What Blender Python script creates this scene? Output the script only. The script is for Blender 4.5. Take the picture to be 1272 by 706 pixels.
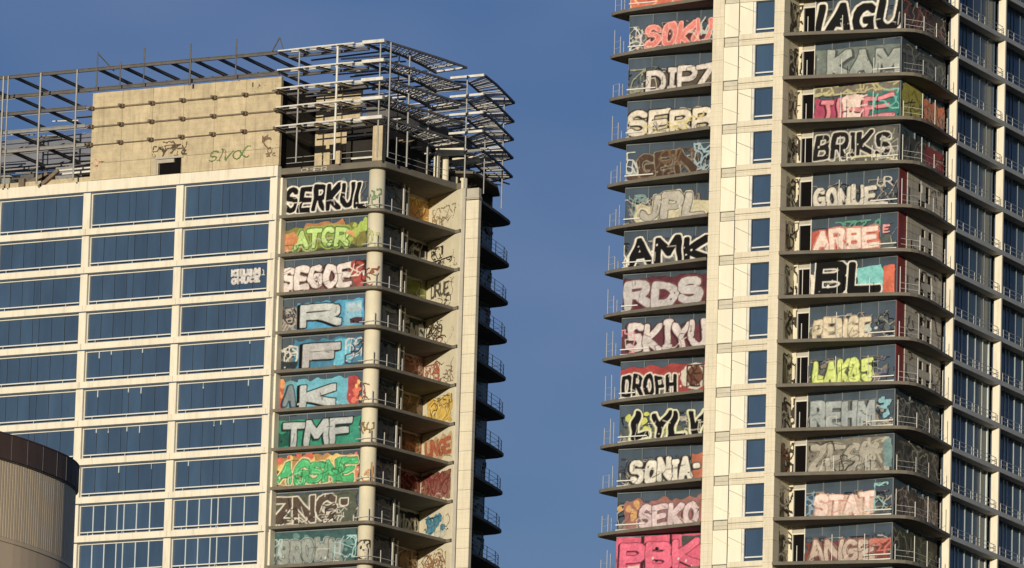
import bpy, bmesh, math, random
import numpy as np
from mathutils import Vector, Matrix

random.seed(7)
scene = bpy.context.scene
for o in list(bpy.data.objects):
    bpy.data.objects.remove(o)
col = scene.collection

# ------------------------------------------------------------------ camera
EYE = 1.6
PITCH, ROLL, TH = 0.2065347, 0.0285546, -0.4727747
F = Vector((0, math.cos(PITCH), math.sin(PITCH)))
U = Vector((0, -math.sin(PITCH), math.cos(PITCH)))
R = Vector((1, 0, 0))
R2 = R * math.cos(ROLL) + U * math.sin(ROLL)
U2 = -R * math.sin(ROLL) + U * math.cos(ROLL)
cd = bpy.data.cameras.new("camera")
cam = bpy.data.objects.new("camera", cd)
col.objects.link(cam)
M = Matrix((R2, U2, -F)).transposed().to_4x4()
M.translation = Vector((0, 0, EYE))
cam.matrix_world = M
cd.sensor_width = 36.0
cd.lens = 10237.93 * 36.0 / 1272.0
cd.clip_start = 1.0
cd.clip_end = 60000.0
scene.camera = cam

# ------------------------------------------------------------------ light
SUN_EL = math.radians(4)
SUN_AZ = math.atan2(-math.sin(0.4728 - 0.19), -math.cos(0.4728 - 0.19))   # compass direction the sun stands in (x, y)
world = bpy.data.worlds.new("World")
scene.world = world
world.use_nodes = True
wn, wl = world.node_tree.nodes, world.node_tree.links
wn.clear()
sky = wn.new("ShaderNodeTexSky")
sky.sky_type = 'NISHITA'
sky.sun_disc = False
sky.sun_elevation = SUN_EL
sky.sun_rotation = SUN_AZ % (2 * math.pi)
sky.altitude = 300
sky.air_density = 1.0
sky.dust_density = 0.3
sky.ozone_density = 3.0
hsv = wn.new("ShaderNodeHueSaturation")
hsv.inputs["Saturation"].default_value = 1.08; hsv.inputs["Hue"].default_value = 0.529
bgn = wn.new("ShaderNodeBackground")
bgn.inputs["Strength"].default_value = 0.115
wo = wn.new("ShaderNodeOutputWorld")
# very faint thin cloud veil over the whole sky
tc = wn.new("ShaderNodeTexCoord")
mp = wn.new("ShaderNodeMapping"); mp.inputs["Scale"].default_value = (11, 11, 26)
nz = wn.new("ShaderNodeTexNoise"); nz.inputs["Scale"].default_value = 1.0; nz.inputs["Detail"].default_value = 3
mr = wn.new("ShaderNodeMapRange")
mr.inputs["From Min"].default_value = 0.42; mr.inputs["From Max"].default_value = 0.75
mr.inputs["To Min"].default_value = 0.0; mr.inputs["To Max"].default_value = 0.85
mx = wn.new("ShaderNodeMix"); mx.data_type = 'RGBA'
mx.inputs["B"].default_value = (1.5, 2.1, 3.5, 1)
wl.new(tc.outputs["Generated"], mp.inputs["Vector"]); wl.new(mp.outputs[0], nz.inputs["Vector"])
wl.new(nz.outputs["Fac"], mr.inputs["Value"]); wl.new(mr.outputs[0], mx.inputs["Factor"])
wl.new(sky.outputs[0], hsv.inputs["Color"]); wl.new(hsv.outputs[0], mx.inputs["A"])
wl.new(mx.outputs["Result"], bgn.inputs["Color"]); wl.new(bgn.outputs[0], wo.inputs[0])

sd = bpy.data.lights.new("sun", 'SUN')
sd.energy = 4.2; sd.angle = math.radians(0.5); sd.color = (1.0, 0.90, 0.73)
sun = bpy.data.objects.new("sun", sd); col.objects.link(sun)
sv = Vector((math.sin(SUN_AZ) * math.cos(SUN_EL), math.cos(SUN_AZ) * math.cos(SUN_EL), math.sin(SUN_EL)))
# SUN_AZ is atan2(x, y)
sun.rotation_euler = sv.to_track_quat('Z', 'Y').to_euler()
sun.location = (0, 0, 400)
scene.view_settings.view_transform = 'Standard'
scene.view_settings.look = 'None'
scene.view_settings.gamma = 1.0
scene.view_settings.exposure = 0.0

# ------------------------------------------------------------------ helpers
def S(*c):     # sRGB 0-255 -> linear
    return tuple(((v / 255.0) / 12.92 if v / 255.0 <= 0.04045 else ((v / 255.0 + 0.055) / 1.055) ** 2.4) for v in c)

def tag(o, label=None, cat=None, kind=None, group=None):
    if label: o["label"] = label
    if cat: o["category"] = cat
    if kind: o["kind"] = kind
    if group: o["group"] = group
    return o

def link(name, me, parent=None, loc=None, rot=None):
    o = bpy.data.objects.new(name, me)
    col.objects.link(o)
    if parent: o.parent = parent
    if loc: o.location = loc
    if rot: o.rotation_euler = rot
    return o

class MB:
    def __init__(s): s.v = []; s.f = []
    def add(s, vs, fs):
        n = len(s.v); s.v += [tuple(v) for v in vs]; s.f += [tuple(i + n for i in f) for f in fs]; return s
    def box(s, a0, a1, b0, b1, z0, z1):
        a0, a1 = min(a0, a1), max(a0, a1); b0, b1 = min(b0, b1), max(b0, b1); z0, z1 = min(z0, z1), max(z0, z1)
        vs = [(a0, b0, z0), (a1, b0, z0), (a1, b1, z0), (a0, b1, z0), (a0, b0, z1), (a1, b0, z1), (a1, b1, z1), (a0, b1, z1)]
        return s.add(vs, [(0, 3, 2, 1), (4, 5, 6, 7), (0, 1, 5, 4), (1, 2, 6, 5), (2, 3, 7, 6), (3, 0, 4, 7)])
    def bar(s, p, q, w, h=None):
        p, q = Vector(p), Vector(q); h = h or w
        d = (q - p).normalized()
        up = Vector((0, 0, 1)) if abs(d.z) < 0.95 else Vector((1, 0, 0))
        x = d.cross(up).normalized(); y = x.cross(d).normalized()
        vs = []
        for e in (p, q):
            for i, j in ((-1, -1), (1, -1), (1, 1), (-1, 1)):
                vs.append(e + x * (w / 2 * i) + y * (h / 2 * j))
        return s.add(vs, [(0, 1, 2, 3), (7, 6, 5, 4), (0, 4, 5, 1), (1, 5, 6, 2), (2, 6, 7, 3), (3, 7, 4, 0)])
    def tube(s, p, q, r, n=8, r2=None):
        p, q = Vector(p), Vector(q); r2 = r if r2 is None else r2
        d = (q - p).normalized()
        up = Vector((0, 0, 1)) if abs(d.z) < 0.95 else Vector((1, 0, 0))
        x = d.cross(up).normalized(); y = x.cross(d).normalized()
        vs = []
        for e, rr in ((p, r), (q, r2)):
            for i in range(n):
                t = 2 * math.pi * i / n
                vs.append(e + x * (rr * math.cos(t)) + y * (rr * math.sin(t)))
        fs = [(i, (i + 1) % n, n + (i + 1) % n, n + i) for i in range(n)]
        fs += [tuple(range(n))[::-1], tuple(range(n, 2 * n))]
        return s.add(vs, fs)
    def prism(s, pts, z0, z1):
        ar = sum(pts[i][0] * pts[(i + 1) % len(pts)][1] - pts[(i + 1) % len(pts)][0] * pts[i][1] for i in range(len(pts)))
        if ar < 0: pts = pts[::-1]
        n = len(pts)
        vs = [(p[0], p[1], z0) for p in pts] + [(p[0], p[1], z1) for p in pts]
        fs = [(i, (i + 1) % n, n + (i + 1) % n, n + i) for i in range(n)]
        fs += [tuple(range(n))[::-1], tuple(range(n, 2 * n))]
        return s.add(vs, fs)
    def mesh(s, name, m, smooth=False, bevel=0):
        me = bpy.data.meshes.new(name)
        me.from_pydata(s.v, [], s.f)
        bm = bmesh.new(); bm.from_mesh(me)
        bmesh.ops.recalc_face_normals(bm, faces=bm.faces)
        if bevel:
            bmesh.ops.bevel(bm, geom=bm.edges[:], offset=bevel, segments=1, affect='EDGES')
        bm.to_mesh(me); bm.free()
        if smooth:
            for p in me.polygons: p.use_smooth = len(p.vertices) == 4
        me.materials.append(m)
        return me
    def build(s, name, m, parent=None, **k):
        return link(name, s.mesh(name, m, **k), parent)

# ------------------------------------------------------------------ materials
def mat(name, color, rough=0.8, var=0.15, scale=0.6, stain=None, bump=0.0, metal=0.0, rnd=0.0, spec=0.5, streak=False, dirt=0.0, dirtcol=(0.1, 0.08, 0.06), tile=None):
    m = bpy.data.materials.new(name); m.use_nodes = True
    nt = m.node_tree; n, l = nt.nodes, nt.links
    b = n["Principled BSDF"]
    b.inputs["Roughness"].default_value = rough; b.inputs["Metallic"].default_value = metal
    b.inputs["Specular IOR Level"].default_value = spec
    geo = n.new("ShaderNodeNewGeometry")
    mp = n.new("ShaderNodeMapping")
    mp.inputs["Scale"].default_value = (1, 1, 0.22) if streak else (1, 1, 1)
    l.new(geo.outputs["Position"], mp.inputs["Vector"])
    nz = n.new("ShaderNodeTexNoise"); nz.inputs["Scale"].default_value = scale; nz.inputs["Detail"].default_value = 6; nz.inputs["Roughness"].default_value = 0.65
    l.new(mp.outputs[0], nz.inputs["Vector"])
    r = n.new("ShaderNodeMapRange"); r.inputs["From Min"].default_value = 0.3; r.inputs["From Max"].default_value = 0.7
    r.inputs["To Min"].default_value = 1 - var; r.inputs["To Max"].default_value = 1 + var
    l.new(nz.outputs["Fac"], r.inputs["Value"])
    h = n.new("ShaderNodeHueSaturation"); h.inputs["Color"].default_value = (*color, 1)
    val = r.outputs[0]
    if rnd:
        oi = n.new("ShaderNodeObjectInfo")
        r2 = n.new("ShaderNodeMapRange"); r2.inputs["To Min"].default_value = 1 - rnd; r2.inputs["To Max"].default_value = 1 + rnd
        l.new(oi.outputs["Random"], r2.inputs["Value"])
        mu = n.new("ShaderNodeMath"); mu.operation = 'MULTIPLY'; l.new(val, mu.inputs[0]); l.new(r2.outputs[0], mu.inputs[1]); val = mu.outputs[0]
    l.new(val, h.inputs["Value"])
    outc = h.outputs[0]
    if dirt:
        n2 = n.new("ShaderNodeTexNoise"); n2.inputs["Scale"].default_value = 1.7; n2.inputs["Detail"].default_value = 8; n2.inputs["Roughness"].default_value = 0.7
        mp2 = n.new("ShaderNodeMapping"); mp2.inputs["Scale"].default_value = (1.4, 1.4, 0.18)
        l.new(geo.outputs["Position"], mp2.inputs["Vector"]); l.new(mp2.outputs[0], n2.inputs["Vector"])
        r3 = n.new("ShaderNodeMapRange"); r3.inputs["From Min"].default_value = 0.5; r3.inputs["From Max"].default_value = 0.78
        r3.inputs["To Max"].default_value = dirt
        l.new(n2.outputs["Fac"], r3.inputs["Value"])
        mx = n.new("ShaderNodeMix"); mx.data_type = 'RGBA'; mx.inputs["B"].default_value = (*dirtcol, 1)
        l.new(r3.outputs[0], mx.inputs["Factor"]); l.new(outc, mx.inputs["A"]); outc = mx.outputs["Result"]
    if tile:      # fine tile joints, narrower than a pixel or two
        tc_ = n.new("ShaderNodeTexCoord"); sp = n.new("ShaderNodeSeparateXYZ"); cb = n.new("ShaderNodeCombineXYZ"); br = n.new("ShaderNodeTexBrick")
        l.new(tc_.outputs["Object"], sp.inputs[0]); l.new(sp.outputs["X"], cb.inputs["X"]); l.new(sp.outputs["Z"], cb.inputs["Y"]); l.new(cb.outputs[0], br.inputs["Vector"])
        br.offset = 0; br.inputs["Scale"].default_value = 1; br.inputs["Brick Width"].default_value = tile[0]; br.inputs["Row Height"].default_value = tile[1]
        br.inputs["Mortar Size"].default_value = 0.016; br.inputs["Color1"].default_value = (1, 1, 1, 1); br.inputs["Color2"].default_value = (.93, .93, .92, 1); br.inputs["Mortar"].default_value = (.74, .72, .68, 1)
        mm_ = n.new("ShaderNodeMix"); mm_.data_type = 'RGBA'; mm_.blend_type = 'MULTIPLY'; mm_.inputs["Factor"].default_value = .5
        l.new(outc, mm_.inputs["A"]); l.new(br.outputs["Color"], mm_.inputs["B"]); outc = mm_.outputs["Result"]
    l.new(outc, b.inputs["Base Color"])
    if bump:
        bp = n.new("ShaderNodeBump"); bp.inputs["Strength"].default_value = bump; bp.inputs["Distance"].default_value = 0.05
        n3 = n.new("ShaderNodeTexNoise"); n3.inputs["Scale"].default_value = scale * 3; n3.inputs["Detail"].default_value = 4
        l.new(geo.outputs["Position"], n3.inputs["Vector"]); l.new(n3.outputs["Fac"], bp.inputs["Height"]); l.new(bp.outputs[0], b.inputs["Normal"])
    return m

def glass(name, color, rough=0.06, ior=1.6, rnd=0.35, wob=0.03):
    m = mat(name, color, rough=rough, var=0.2, scale=0.5, rnd=rnd, streak=True)
    nt = m.node_tree; n, l = nt.nodes, nt.links
    b = n["Principled BSDF"]; b.inputs["IOR"].default_value = ior
    geo = n.new("ShaderNodeNewGeometry")
    nz = n.new("ShaderNodeTexNoise"); nz.inputs["Scale"].default_value = 0.35; nz.inputs["Detail"].default_value = 2
    bp = n.new("ShaderNodeBump"); bp.inputs["Strength"].default_value = 0.35; bp.inputs["Distance"].default_value = wob
    l.new(geo.outputs["Position"], nz.inputs["Vector"]); l.new(nz.outputs["Fac"], bp.inputs["Height"]); l.new(bp.outputs[0], b.inputs["Normal"])
    return m

CLAD = mat("cream_cladding", (0.72, 0.66, 0.52), rough=0.7, var=0.07, scale=0.8, bump=0.05, streak=True, dirt=0.55, dirtcol=(0.36, 0.29, 0.20))
CLAD2 = mat("cream_tile_cladding", (0.66, 0.595, 0.45), rough=0.7, var=0.08, scale=0.9, bump=0.05, streak=True, dirt=0.35, dirtcol=(0.36, 0.29, 0.19), tile=(.30, .40))
PANELB = mat("pale_inner_panel", (0.74, 0.69, 0.54), rough=0.75, var=0.06, scale=0.7, streak=True, rnd=0.05, dirt=0.2, dirtcol=(0.4, 0.34, 0.24))
GREYP = mat("grey_vent_panel", (0.53, 0.49, 0.38), rough=0.8, var=0.12, scale=2.0)
PWALL = mat("pale_render_wall", (0.66, 0.60, 0.44), rough=0.8, var=0.08, scale=0.8, dirt=0.25, dirtcol=(0.4, 0.33, 0.22))
BOXC = mat("raw_concrete", (0.50, 0.41, 0.26), rough=0.9, var=0.18, scale=1.4, bump=0.2, rnd=0.08, dirt=0.8, dirtcol=(0.27, 0.21, 0.14), tile=(1.9, .42))
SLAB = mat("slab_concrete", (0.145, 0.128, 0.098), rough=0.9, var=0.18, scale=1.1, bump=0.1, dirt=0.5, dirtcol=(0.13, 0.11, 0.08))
SLABR = mat("grey_fascia_metal", (0.42, 0.41, 0.37), rough=0.55, var=0.1, scale=1.0, dirt=0.3, dirtcol=(0.18, 0.16, 0.13))
BODY = mat("dark_interior", (0.03, 0.027, 0.024), rough=0.95, spec=0.1)
STEELD = mat("dark_steel", (0.10, 0.095, 0.09), rough=0.6, var=0.25, scale=2.0, metal=0.2)
STEELB = mat("brown_steel", (0.16, 0.12, 0.08), rough=0.7, var=0.25, scale=2.0)
STEELG = mat("grey_steel", (0.24, 0.235, 0.22), rough=0.5, var=0.15, scale=2.0, metal=0.1)
STEELW = mat("white_steel", (0.62, 0.60, 0.54), rough=0.5, var=0.22, scale=1.2, dirt=0.5, dirtcol=(0.3, 0.26, 0.2))
RAILW = mat("pale_rail", (0.62, 0.62, 0.58), rough=0.4, var=0.08)
RAILG = mat("grey_rail", (0.42, 0.41, 0.37), rough=0.5, var=0.1)
MULD = mat("dark_mullion", (0.05, 0.075, 0.11), rough=0.4, var=0.1)
MULL = mat("light_mullion", (0.50, 0.55, 0.54), rough=0.4, var=0.1)
FRAME = mat("pale_frame", (0.62, 0.60, 0.53), rough=0.5, var=0.08)
GLA = glass("blue_window_glass", (0.042, 0.074, 0.125), rnd=0.12, wob=0.10)
GLB = glass("grey_balcony_glass", (0.060, 0.080, 0.10), rnd=0.15)
GLR = glass("dark_side_glass", (0.062, 0.090, 0.110), rnd=0.25, ior=1.38, rough=0.16)
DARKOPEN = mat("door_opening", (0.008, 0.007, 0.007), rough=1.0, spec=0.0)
BROWN = mat("brown_fascia", (0.085, 0.050, 0.036), rough=0.7, var=0.12, scale=0.6)
RIBM = mat("tan_ribbed_metal", (0.62, 0.50, 0.345), rough=0.6, var=0.08, scale=0.5, streak=True)
TANW = mat("tan_plaster", (0.62, 0.48, 0.33), rough=0.9, var=0.05, scale=0.3)
BLOCK = mat("grey_block", (0.42, 0.385, 0.32), rough=0.9, var=0.12, scale=0.9, rnd=0.05, dirt=0.35, dirtcol=(0.2, 0.17, 0.13))
REDP = mat("dark_red_panel", (0.20, 0.03, 0.03), rough=0.7, var=0.2, scale=1.5)
GROUND = mat("ground", (0.055, 0.05, 0.045), rough=0.95, var=0.3, scale=0.02)

PAINT = bpy.data.materials.new("spray_paint"); PAINT.use_nodes = True
_n, _l = PAINT.node_tree.nodes, PAINT.node_tree.links
_b = _n["Principled BSDF"]; _b.inputs["Roughness"].default_value = 0.6; _b.inputs["Specular IOR Level"].default_value = 0.15
_a = _n.new("ShaderNodeAttribute"); _a.attribute_name = "paint"
_g = _n.new("ShaderNodeNewGeometry"); _z = _n.new("ShaderNodeTexNoise"); _z.inputs["Scale"].default_value = 5.0; _z.inputs["Detail"].default_value = 5
_r = _n.new("ShaderNodeMapRange"); _r.inputs["From Min"].default_value = 0.3; _r.inputs["From Max"].default_value = 0.7
_r.inputs["To Min"].default_value = 0.70; _r.inputs["To Max"].default_value = 1.0
_h = _n.new("ShaderNodeHueSaturation"); _h.inputs["Saturation"].default_value = 0.88
_l.new(_g.outputs["Position"], _z.inputs["Vector"]); _l.new(_z.outputs["Fac"], _r.inputs["Value"])
_l.new(_r.outputs[0], _h.inputs["Value"]); _l.new(_a.outputs["Color"], _h.inputs["Color"]); _l.new(_h.outputs[0], _b.inputs["Base Color"])

# ------------------------------------------------------------------ spray lettering, drawn as stroke distances on a fine grid of vertices
def arc(cx, cy, rx, ry, t0, t1, n=9):
    return [(cx + rx * math.cos(math.radians(t0 + (t1 - t0) * i / (n - 1))), cy + ry * math.sin(math.radians(t0 + (t1 - t0) * i / (n - 1)))) for i in range(n)]
FONT = {
 'A': [[(0, 0), (.5, 1), (1, 0)], [(.2, .35), (.8, .35)]],
 'B': [[(0, 0), (0, 1), (.6, 1)] + arc(.6, .77, .3, .23, 90, -90, 6) + [(.1, .54)], [(.6, .54)] + arc(.62, .27, .36, .27, 90, -90, 6) + [(0, 0)]],
 'C': [arc(.55, .5, .5, .5, 50, 310, 11)],
 'D': [[(0, 0), (0, 1), (.4, 1)] + arc(.4, .5, .6, .5, 90, -90, 9) + [(0, 0)]],
 'E': [[(1, 1), (0, 1), (0, 0), (1, 0)], [(0, .5), (.8, .5)]],
 'F': [[(1, 1), (0, 1), (0, 0)], [(0, .5), (.8, .5)]],
 'G': [arc(.52, .5, .5, .5, 45, 330, 11) + [(.97, .45), (.55, .45)]],
 'H': [[(0, 0), (0, 1)], [(1, 0), (1, 1)], [(0, .5), (1, .5)]],
 'I': [[(.5, 0), (.5, 1)], [(.2, 1), (.8, 1)], [(.2, 0), (.8, 0)]],
 'J': [[(.9, 1), (.9, .3)] + arc(.5, .3, .4, .3, 0, -160, 7)],
 'K': [[(0, 0), (0, 1)], [(1, 1), (.05, .45), (1, 0)]],
 'L': [[(0, 1), (0, 0), (1, 0)]],
 'M': [[(0, 0), (.08, 1), (.5, .35), (.92, 1), (1, 0)]],
 'N': [[(0, 0), (0, 1), (1, 0), (1, 1)]],
 'O': [arc(.5, .5, .5, .5, 0, 360, 15)],
 'P': [[(0, 0), (0, 1), (.6, 1)] + arc(.6, .72, .38, .28, 90, -90, 7) + [(0, .44)]],
 'R': [[(0, 0), (0, 1), (.6, 1)] + arc(.6, .74, .36, .26, 90, -90, 7) + [(.1, .48)], [(.45, .48), (1, 0)]],
 'S': [arc(.5, .74, .46, .26, 30, 225, 7) + arc(.5, .27, .48, .27, 60, -150, 8)],
 'T': [[(0, 1), (1, 1)], [(.5, 1), (.5, 0)]],
 'U': [[(0, 1), (0, .35)] + arc(.5, .35, .5, .35, 180, 360, 8) + [(1, 1)]],
 'V': [[(0, 1), (.5, 0), (1, 1)]],
 'W': [[(0, 1), (.22, 0), (.5, .7), (.78, 0), (1, 1)]],
 'X': [[(0, 0), (1, 1)], [(0, 1), (1, 0)]],
 'Y': [[(0, 1), (.5, .5), (1, 1)], [(.5, .5), (.5, 0)]],
 'Z': [[(0, 1), (1, 1), (0, 0), (1, 0)]],
 '5': [[(.95, 1), (.1, 1), (.08, .56)] + arc(.48, .3, .46, .3, 100, -150, 8)],
 '8': [arc(.5, .76, .38, .24, 0, 360, 10), arc(.5, .26, .48, .27, 0, 360, 10)],
 '-': [[(.2, .6), (.8, .6)]],
 '.': [[(.4, .85), (.6, .85), (.5, .8)]],
 ' ': [], '|': [[(.3, 0), (.6, 1)]],

}
def noise2(X, Y, rng, f, n=5):
    out = np.zeros_like(X)
    for _ in range(n):
        t = rng.uniform(0, 6.28); k = f * rng.uniform(0.6, 1.7); p = rng.uniform(0, 6.28)
        out += np.sin((X * math.cos(t) + Y * math.sin(t)) * k + p)
    return out / n ** 0.5 / 1.4
def segdist(X, Y, pts, p=2):
    D = np.full(X.shape, 1e9)
    for (x0, y0), (x1, y1) in zip(pts[:-1], pts[1:]):
        dx, dy = x1 - x0, y1 - y0; L = dx * dx + dy * dy + 1e-9
        t = np.clip(((X - x0) * dx + (Y - y0) * dy) / L, 0, 1)
        ex, ey = X - x0 - t * dx, Y - y0 - t * dy
        D = np.minimum(D, np.hypot(ex, ey) if p == 2 else (np.abs(ex) ** p + np.abs(ey) ** p) ** (1 / p))
    return D
def paint(layers, W, H, nx, ny, seed):
    rng = np.random.RandomState(seed)
    X, Y = np.meshgrid(np.linspace(0, W, nx), np.linspace(0, H, ny))
    C = np.zeros((ny, nx, 3)); A = np.zeros((ny, nx))
    hx = W / nx
    def put(mask, c, g=None):
        m = np.clip(mask, 0, 1)[..., None]
        cc = np.array(S(*c)) * (np.ones_like(X)[..., None] if g is None else g[..., None])
        np.copyto(C, C * (1 - m) + cc * m); np.copyto(A, np.maximum(A, m[..., 0]))
    for L in layers:
        k = L[0]
        if k == 'bg':        # rough-edged block of colour
            _, c, x0, x1, y0, y1 = L[:6]; wob = L[6] if len(L) > 6 else 0.12
            Xw = X + noise2(X, Y, rng, 4) * wob; Yw = Y + noise2(X, Y, rng, 4) * wob
            d = np.minimum(np.minimum(Xw - x0 * W, x1 * W - Xw), np.minimum(Yw - y0 * H, y1 * H - Yw))
            put(d / hx + .5, c, 1 + .14 * noise2(X, Y, rng, 5))
        elif k == 'scr':     # thin loose scribbles
            _, n, c, w, x0, x1, y0, y1 = L
            for _ in range(n):
                px, py = rng.uniform(x0 * W, x1 * W), rng.uniform(y0 * H, y1 * H); pts = [(px, py)]; t = rng.uniform(0, 6.28)
                for _ in range(rng.randint(4, 8)):
                    t += rng.uniform(-1.6, 1.6); s = rng.uniform(.15, .42) * min(H, 2.6) * .6
                    px = min(max(px + math.cos(t) * s, x0 * W), x1 * W); py = min(max(py + math.sin(t) * s, y0 * H), y1 * H); pts.append((px, py))
                put((w * rng.uniform(.6, 1.3) - segdist(X, Y, pts)) / hx + .5, c)
        elif k == 'spl':     # paint blobs
            _, n, c, r, x0, x1, y0, y1 = L
            for _ in range(n):
                px, py = rng.uniform(x0 * W, x1 * W), rng.uniform(y0 * H, y1 * H)
                d = np.hypot(X - px, (Y - py) * rng.uniform(.6, 1.4)) + noise2(X, Y, rng, 9) * .05
                put((r * rng.uniform(.5, 1.2) - d) / hx + .5, c)
        else:                # lettering
            _, s, x0, x1, y0, y1, fill, outl, halo, o = L
            y1 = y0 + (y1 - y0) * (.93 if y1 - y0 > .6 else 1)
            w = o.get('w', .12); ow = o.get('ow', .10); hw = o.get('hw', .10); wob = o.get('wob', .06); sl = o.get('sl', 0.0)
            sh = o.get('sh', tuple(int(q * .6) for q in outl) if (H > 2 and (y1 - y0) > .5) else None)
            n = len(s); hh = (y1 - y0) * H; pw = o.get('p', 3.0); w *= o.get('thin', .86)
            wts = [{'I': .62, '|': .5, '-': .5, '.': .6, 'M': 1.15, 'W': 1.2}.get(ch, 1.0) for ch in s]
            cws = [(x1 - x0) * W * q / sum(wts) for q in wts]; xs_ = [x0 * W + sum(cws[:q]) for q in range(n)]
            Xw = X + noise2(X, Y, rng, 3.2) * wob; Yw = Y + noise2(X, Y, rng, 3.2) * wob
            D = []
            for i, ch in enumerate(s):
                cw = cws[i]
                jx, jy, js = rng.uniform(-.04, .04) * cw, rng.uniform(-.05, .05) * hh, rng.uniform(.92, 1.06)
                rot = rng.uniform(-.07, .07) * o.get('rot', 1); wl = w * hh
                bw = cw * .98 - 2 * wl * .8; bh = hh - 2 * wl
                bx, by = xs_[i] + wl * .8 + jx, y0 * H + wl + jy
                dd = np.full(X.shape, 1e9)
                for st in FONT[ch]:
                    pts = []
                    for (u, v) in st:
                        q, r_ = u * bw, v * bh * js
                        pts.append((bx + q + r_ * (sl - rot), by + r_ + q * rot))
                    dd = np.minimum(dd, segdist(Xw, Yw, pts, pw))
                D.append(dd - wl)
            D = np.array(D)
            allD = D.min(0)
            if sh is not None:       # dropped block shadow
                so = o.get('so', (-.09, -.07))
                kx, ky = int(round(so[0] / hx)), int(round(so[1] / (H / ny)))
                sD = np.roll(np.roll(allD, ky, 0), kx, 1)
                put((ow - sD) / hx + .5, sh)
            if halo is not None: put((ow + hw + noise2(X, Y, rng, 6) * .03 - allD) / hx + .5, halo)
            for i in range(n):
                put((ow - D[i]) / hx + .5, outl)
                g = 1 + .12 * noise2(X, Y, rng, 4) + .15 * np.clip((Y - y0 * H) / max(hh, .1) - .5, -.5, .5)
                put(-D[i] / hx + .5, fill, g)
            # shading cuts and cracks of the cans inside the letters
            inner = allD < -.02
            for _ in range(int(n * o.get('cuts', 1.4))):
                px, py = rng.uniform(x0 * W, x1 * W), rng.uniform(y0 * H, y1 * H); t = rng.choice([1.4, 1.7, .2, 2.6]) + rng.uniform(-.3, .3); s_ = rng.uniform(.15, .4) * hh
                put(((.022 + .02 * rng.rand() - segdist(X, Y, [(px, py), (px + math.cos(t) * s_, py + math.sin(t) * s_)])) / hx + .5) * inner * .75, outl)
            put(np.clip(noise2(X, Y, rng, 11) - .85, 0, 1) * .8 * inner, tuple(int(.75 * q) for q in fill))
            if o.get('hi') is not None:
                put(((.035 - np.abs(allD + w * hh * .55)) / hx + .3) * (noise2(X, Y, rng, 5) > .3), o['hi'])
    return X, Y, np.clip(C, 0, .9), A
SEED = [100]
def sheet(name, parent, P0, P1, z0, z1, layers, off=0.03, res=0.052, label=None):
    """painted film on the wall that runs from P0 to P1 (building coordinates), bare where nothing is sprayed"""
    SEED[0] += 1
    d = Vector((P1[0] - P0[0], P1[1] - P0[1])); W = d.length; d.normalize(); H = z1 - z0
    nx = max(8, int(W / res)); ny = max(8, int(H / res))
    if label and W > 6:      # older paint under the piece, loose tags and drips over it
        rr = random.Random(SEED[0]); mut = [(96, 104, 106), (120, 112, 100), (84, 92, 86), (132, 120, 112), (70, 78, 90), (150, 140, 124)]
        lt = [L_ for L_ in layers if L_[0] == 't']
        ol = lt[0][7] if lt else (60, 56, 54)
        under = [('bg', rr.choice(mut), rr.uniform(0, .1), rr.uniform(.85, 1), .0, rr.uniform(.22, .45), .3), ('spl', 9, rr.choice(mut), .28, .02, .98, .05, .6),
                 ('scr', 12, rr.choice(mut), .05, .0, 1, .0, .75), ('scr', 8, (40, 40, 44), .035, .0, 1, .0, .7), ('scr', 8, (190, 184, 170), .03, .0, 1, .0, .7)]
        over = [('scr', 3, (214, 206, 190), .022, .0, 1, .0, .45), ('scr', 3, ol, .022, .05, .95, .05, .5), ('spl', 8, rr.choice([(214, 206, 190), ol]), .05, .02, .98, .03, .6)]
        if any(len(L_[1]) <= 3 or L_[1] in ('|AGU', 'DROPH', 'SERKUL') for L_ in lt): over = over[2:]
        layers = under + layers + over
    X, Y, C, A = paint(layers, W, H, nx, ny, SEED[0])
    nrm = (d.y, -d.x)
    co = np.empty((ny, nx, 3))
    co[..., 0] = P0[0] + X * d.x + nrm[0] * off; co[..., 1] = P0[1] + X * d.y + nrm[1] * off; co[..., 2] = z0 + Y
    idx = np.arange(nx * ny).reshape(ny, nx)
    keep = (A[:-1, :-1] + A[1:, :-1] + A[:-1, 1:] + A[1:, 1:]) > 2.0
    quads = np.stack([idx[:-1, :-1], idx[:-1, 1:], idx[1:, 1:], idx[1:, :-1]], -1)[keep]
    if len(quads) == 0: return None
    used, inv = np.unique(quads, return_inverse=True); quads = inv.reshape(-1, 4)
    cc = co.reshape(-1, 3)[used]; kc = C.reshape(-1, 3)[used]
    me = bpy.data.meshes.new(name)
    me.vertices.add(len(cc)); me.vertices.foreach_set("co", cc.astype(np.float32).ravel())
    me.loops.add(len(quads) * 4); me.loops.foreach_set("vertex_index", quads.astype(np.int32).ravel())
    me.polygons.add(len(quads)); me.polygons.foreach_set("loop_start", np.arange(0, len(quads) * 4, 4, dtype=np.int32))
    me.update(calc_edges=True)
    at = me.color_attributes.new("paint", 'FLOAT_COLOR', 'POINT')
    at.data.foreach_set("color", np.concatenate([kc, np.ones((len(kc), 1))], 1).astype(np.float32).ravel())
    me.materials.append(PAINT)
    o = link(name, me, parent)
    if label: o["label"] = label
    return o

BLK = (9, 8, 9); WHT = (232, 224, 208); SIL = (186, 190, 188); CRM = (226, 214, 184)
def T(s, x0, x1, y0, y1, fill, outl=BLK, halo=None, **o): return ('t', s, x0, x1, y0, y1, fill, outl, halo, o)

# ================================================================== ground
g = MB(); g.add([(-15000, -15000, 0), (15000, -15000, 0), (15000, 15000, 0), (-15000, 15000, 0)], [(0, 1, 2, 3)])
tag(g.build("ground", GROUND), kind="structure")

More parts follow.
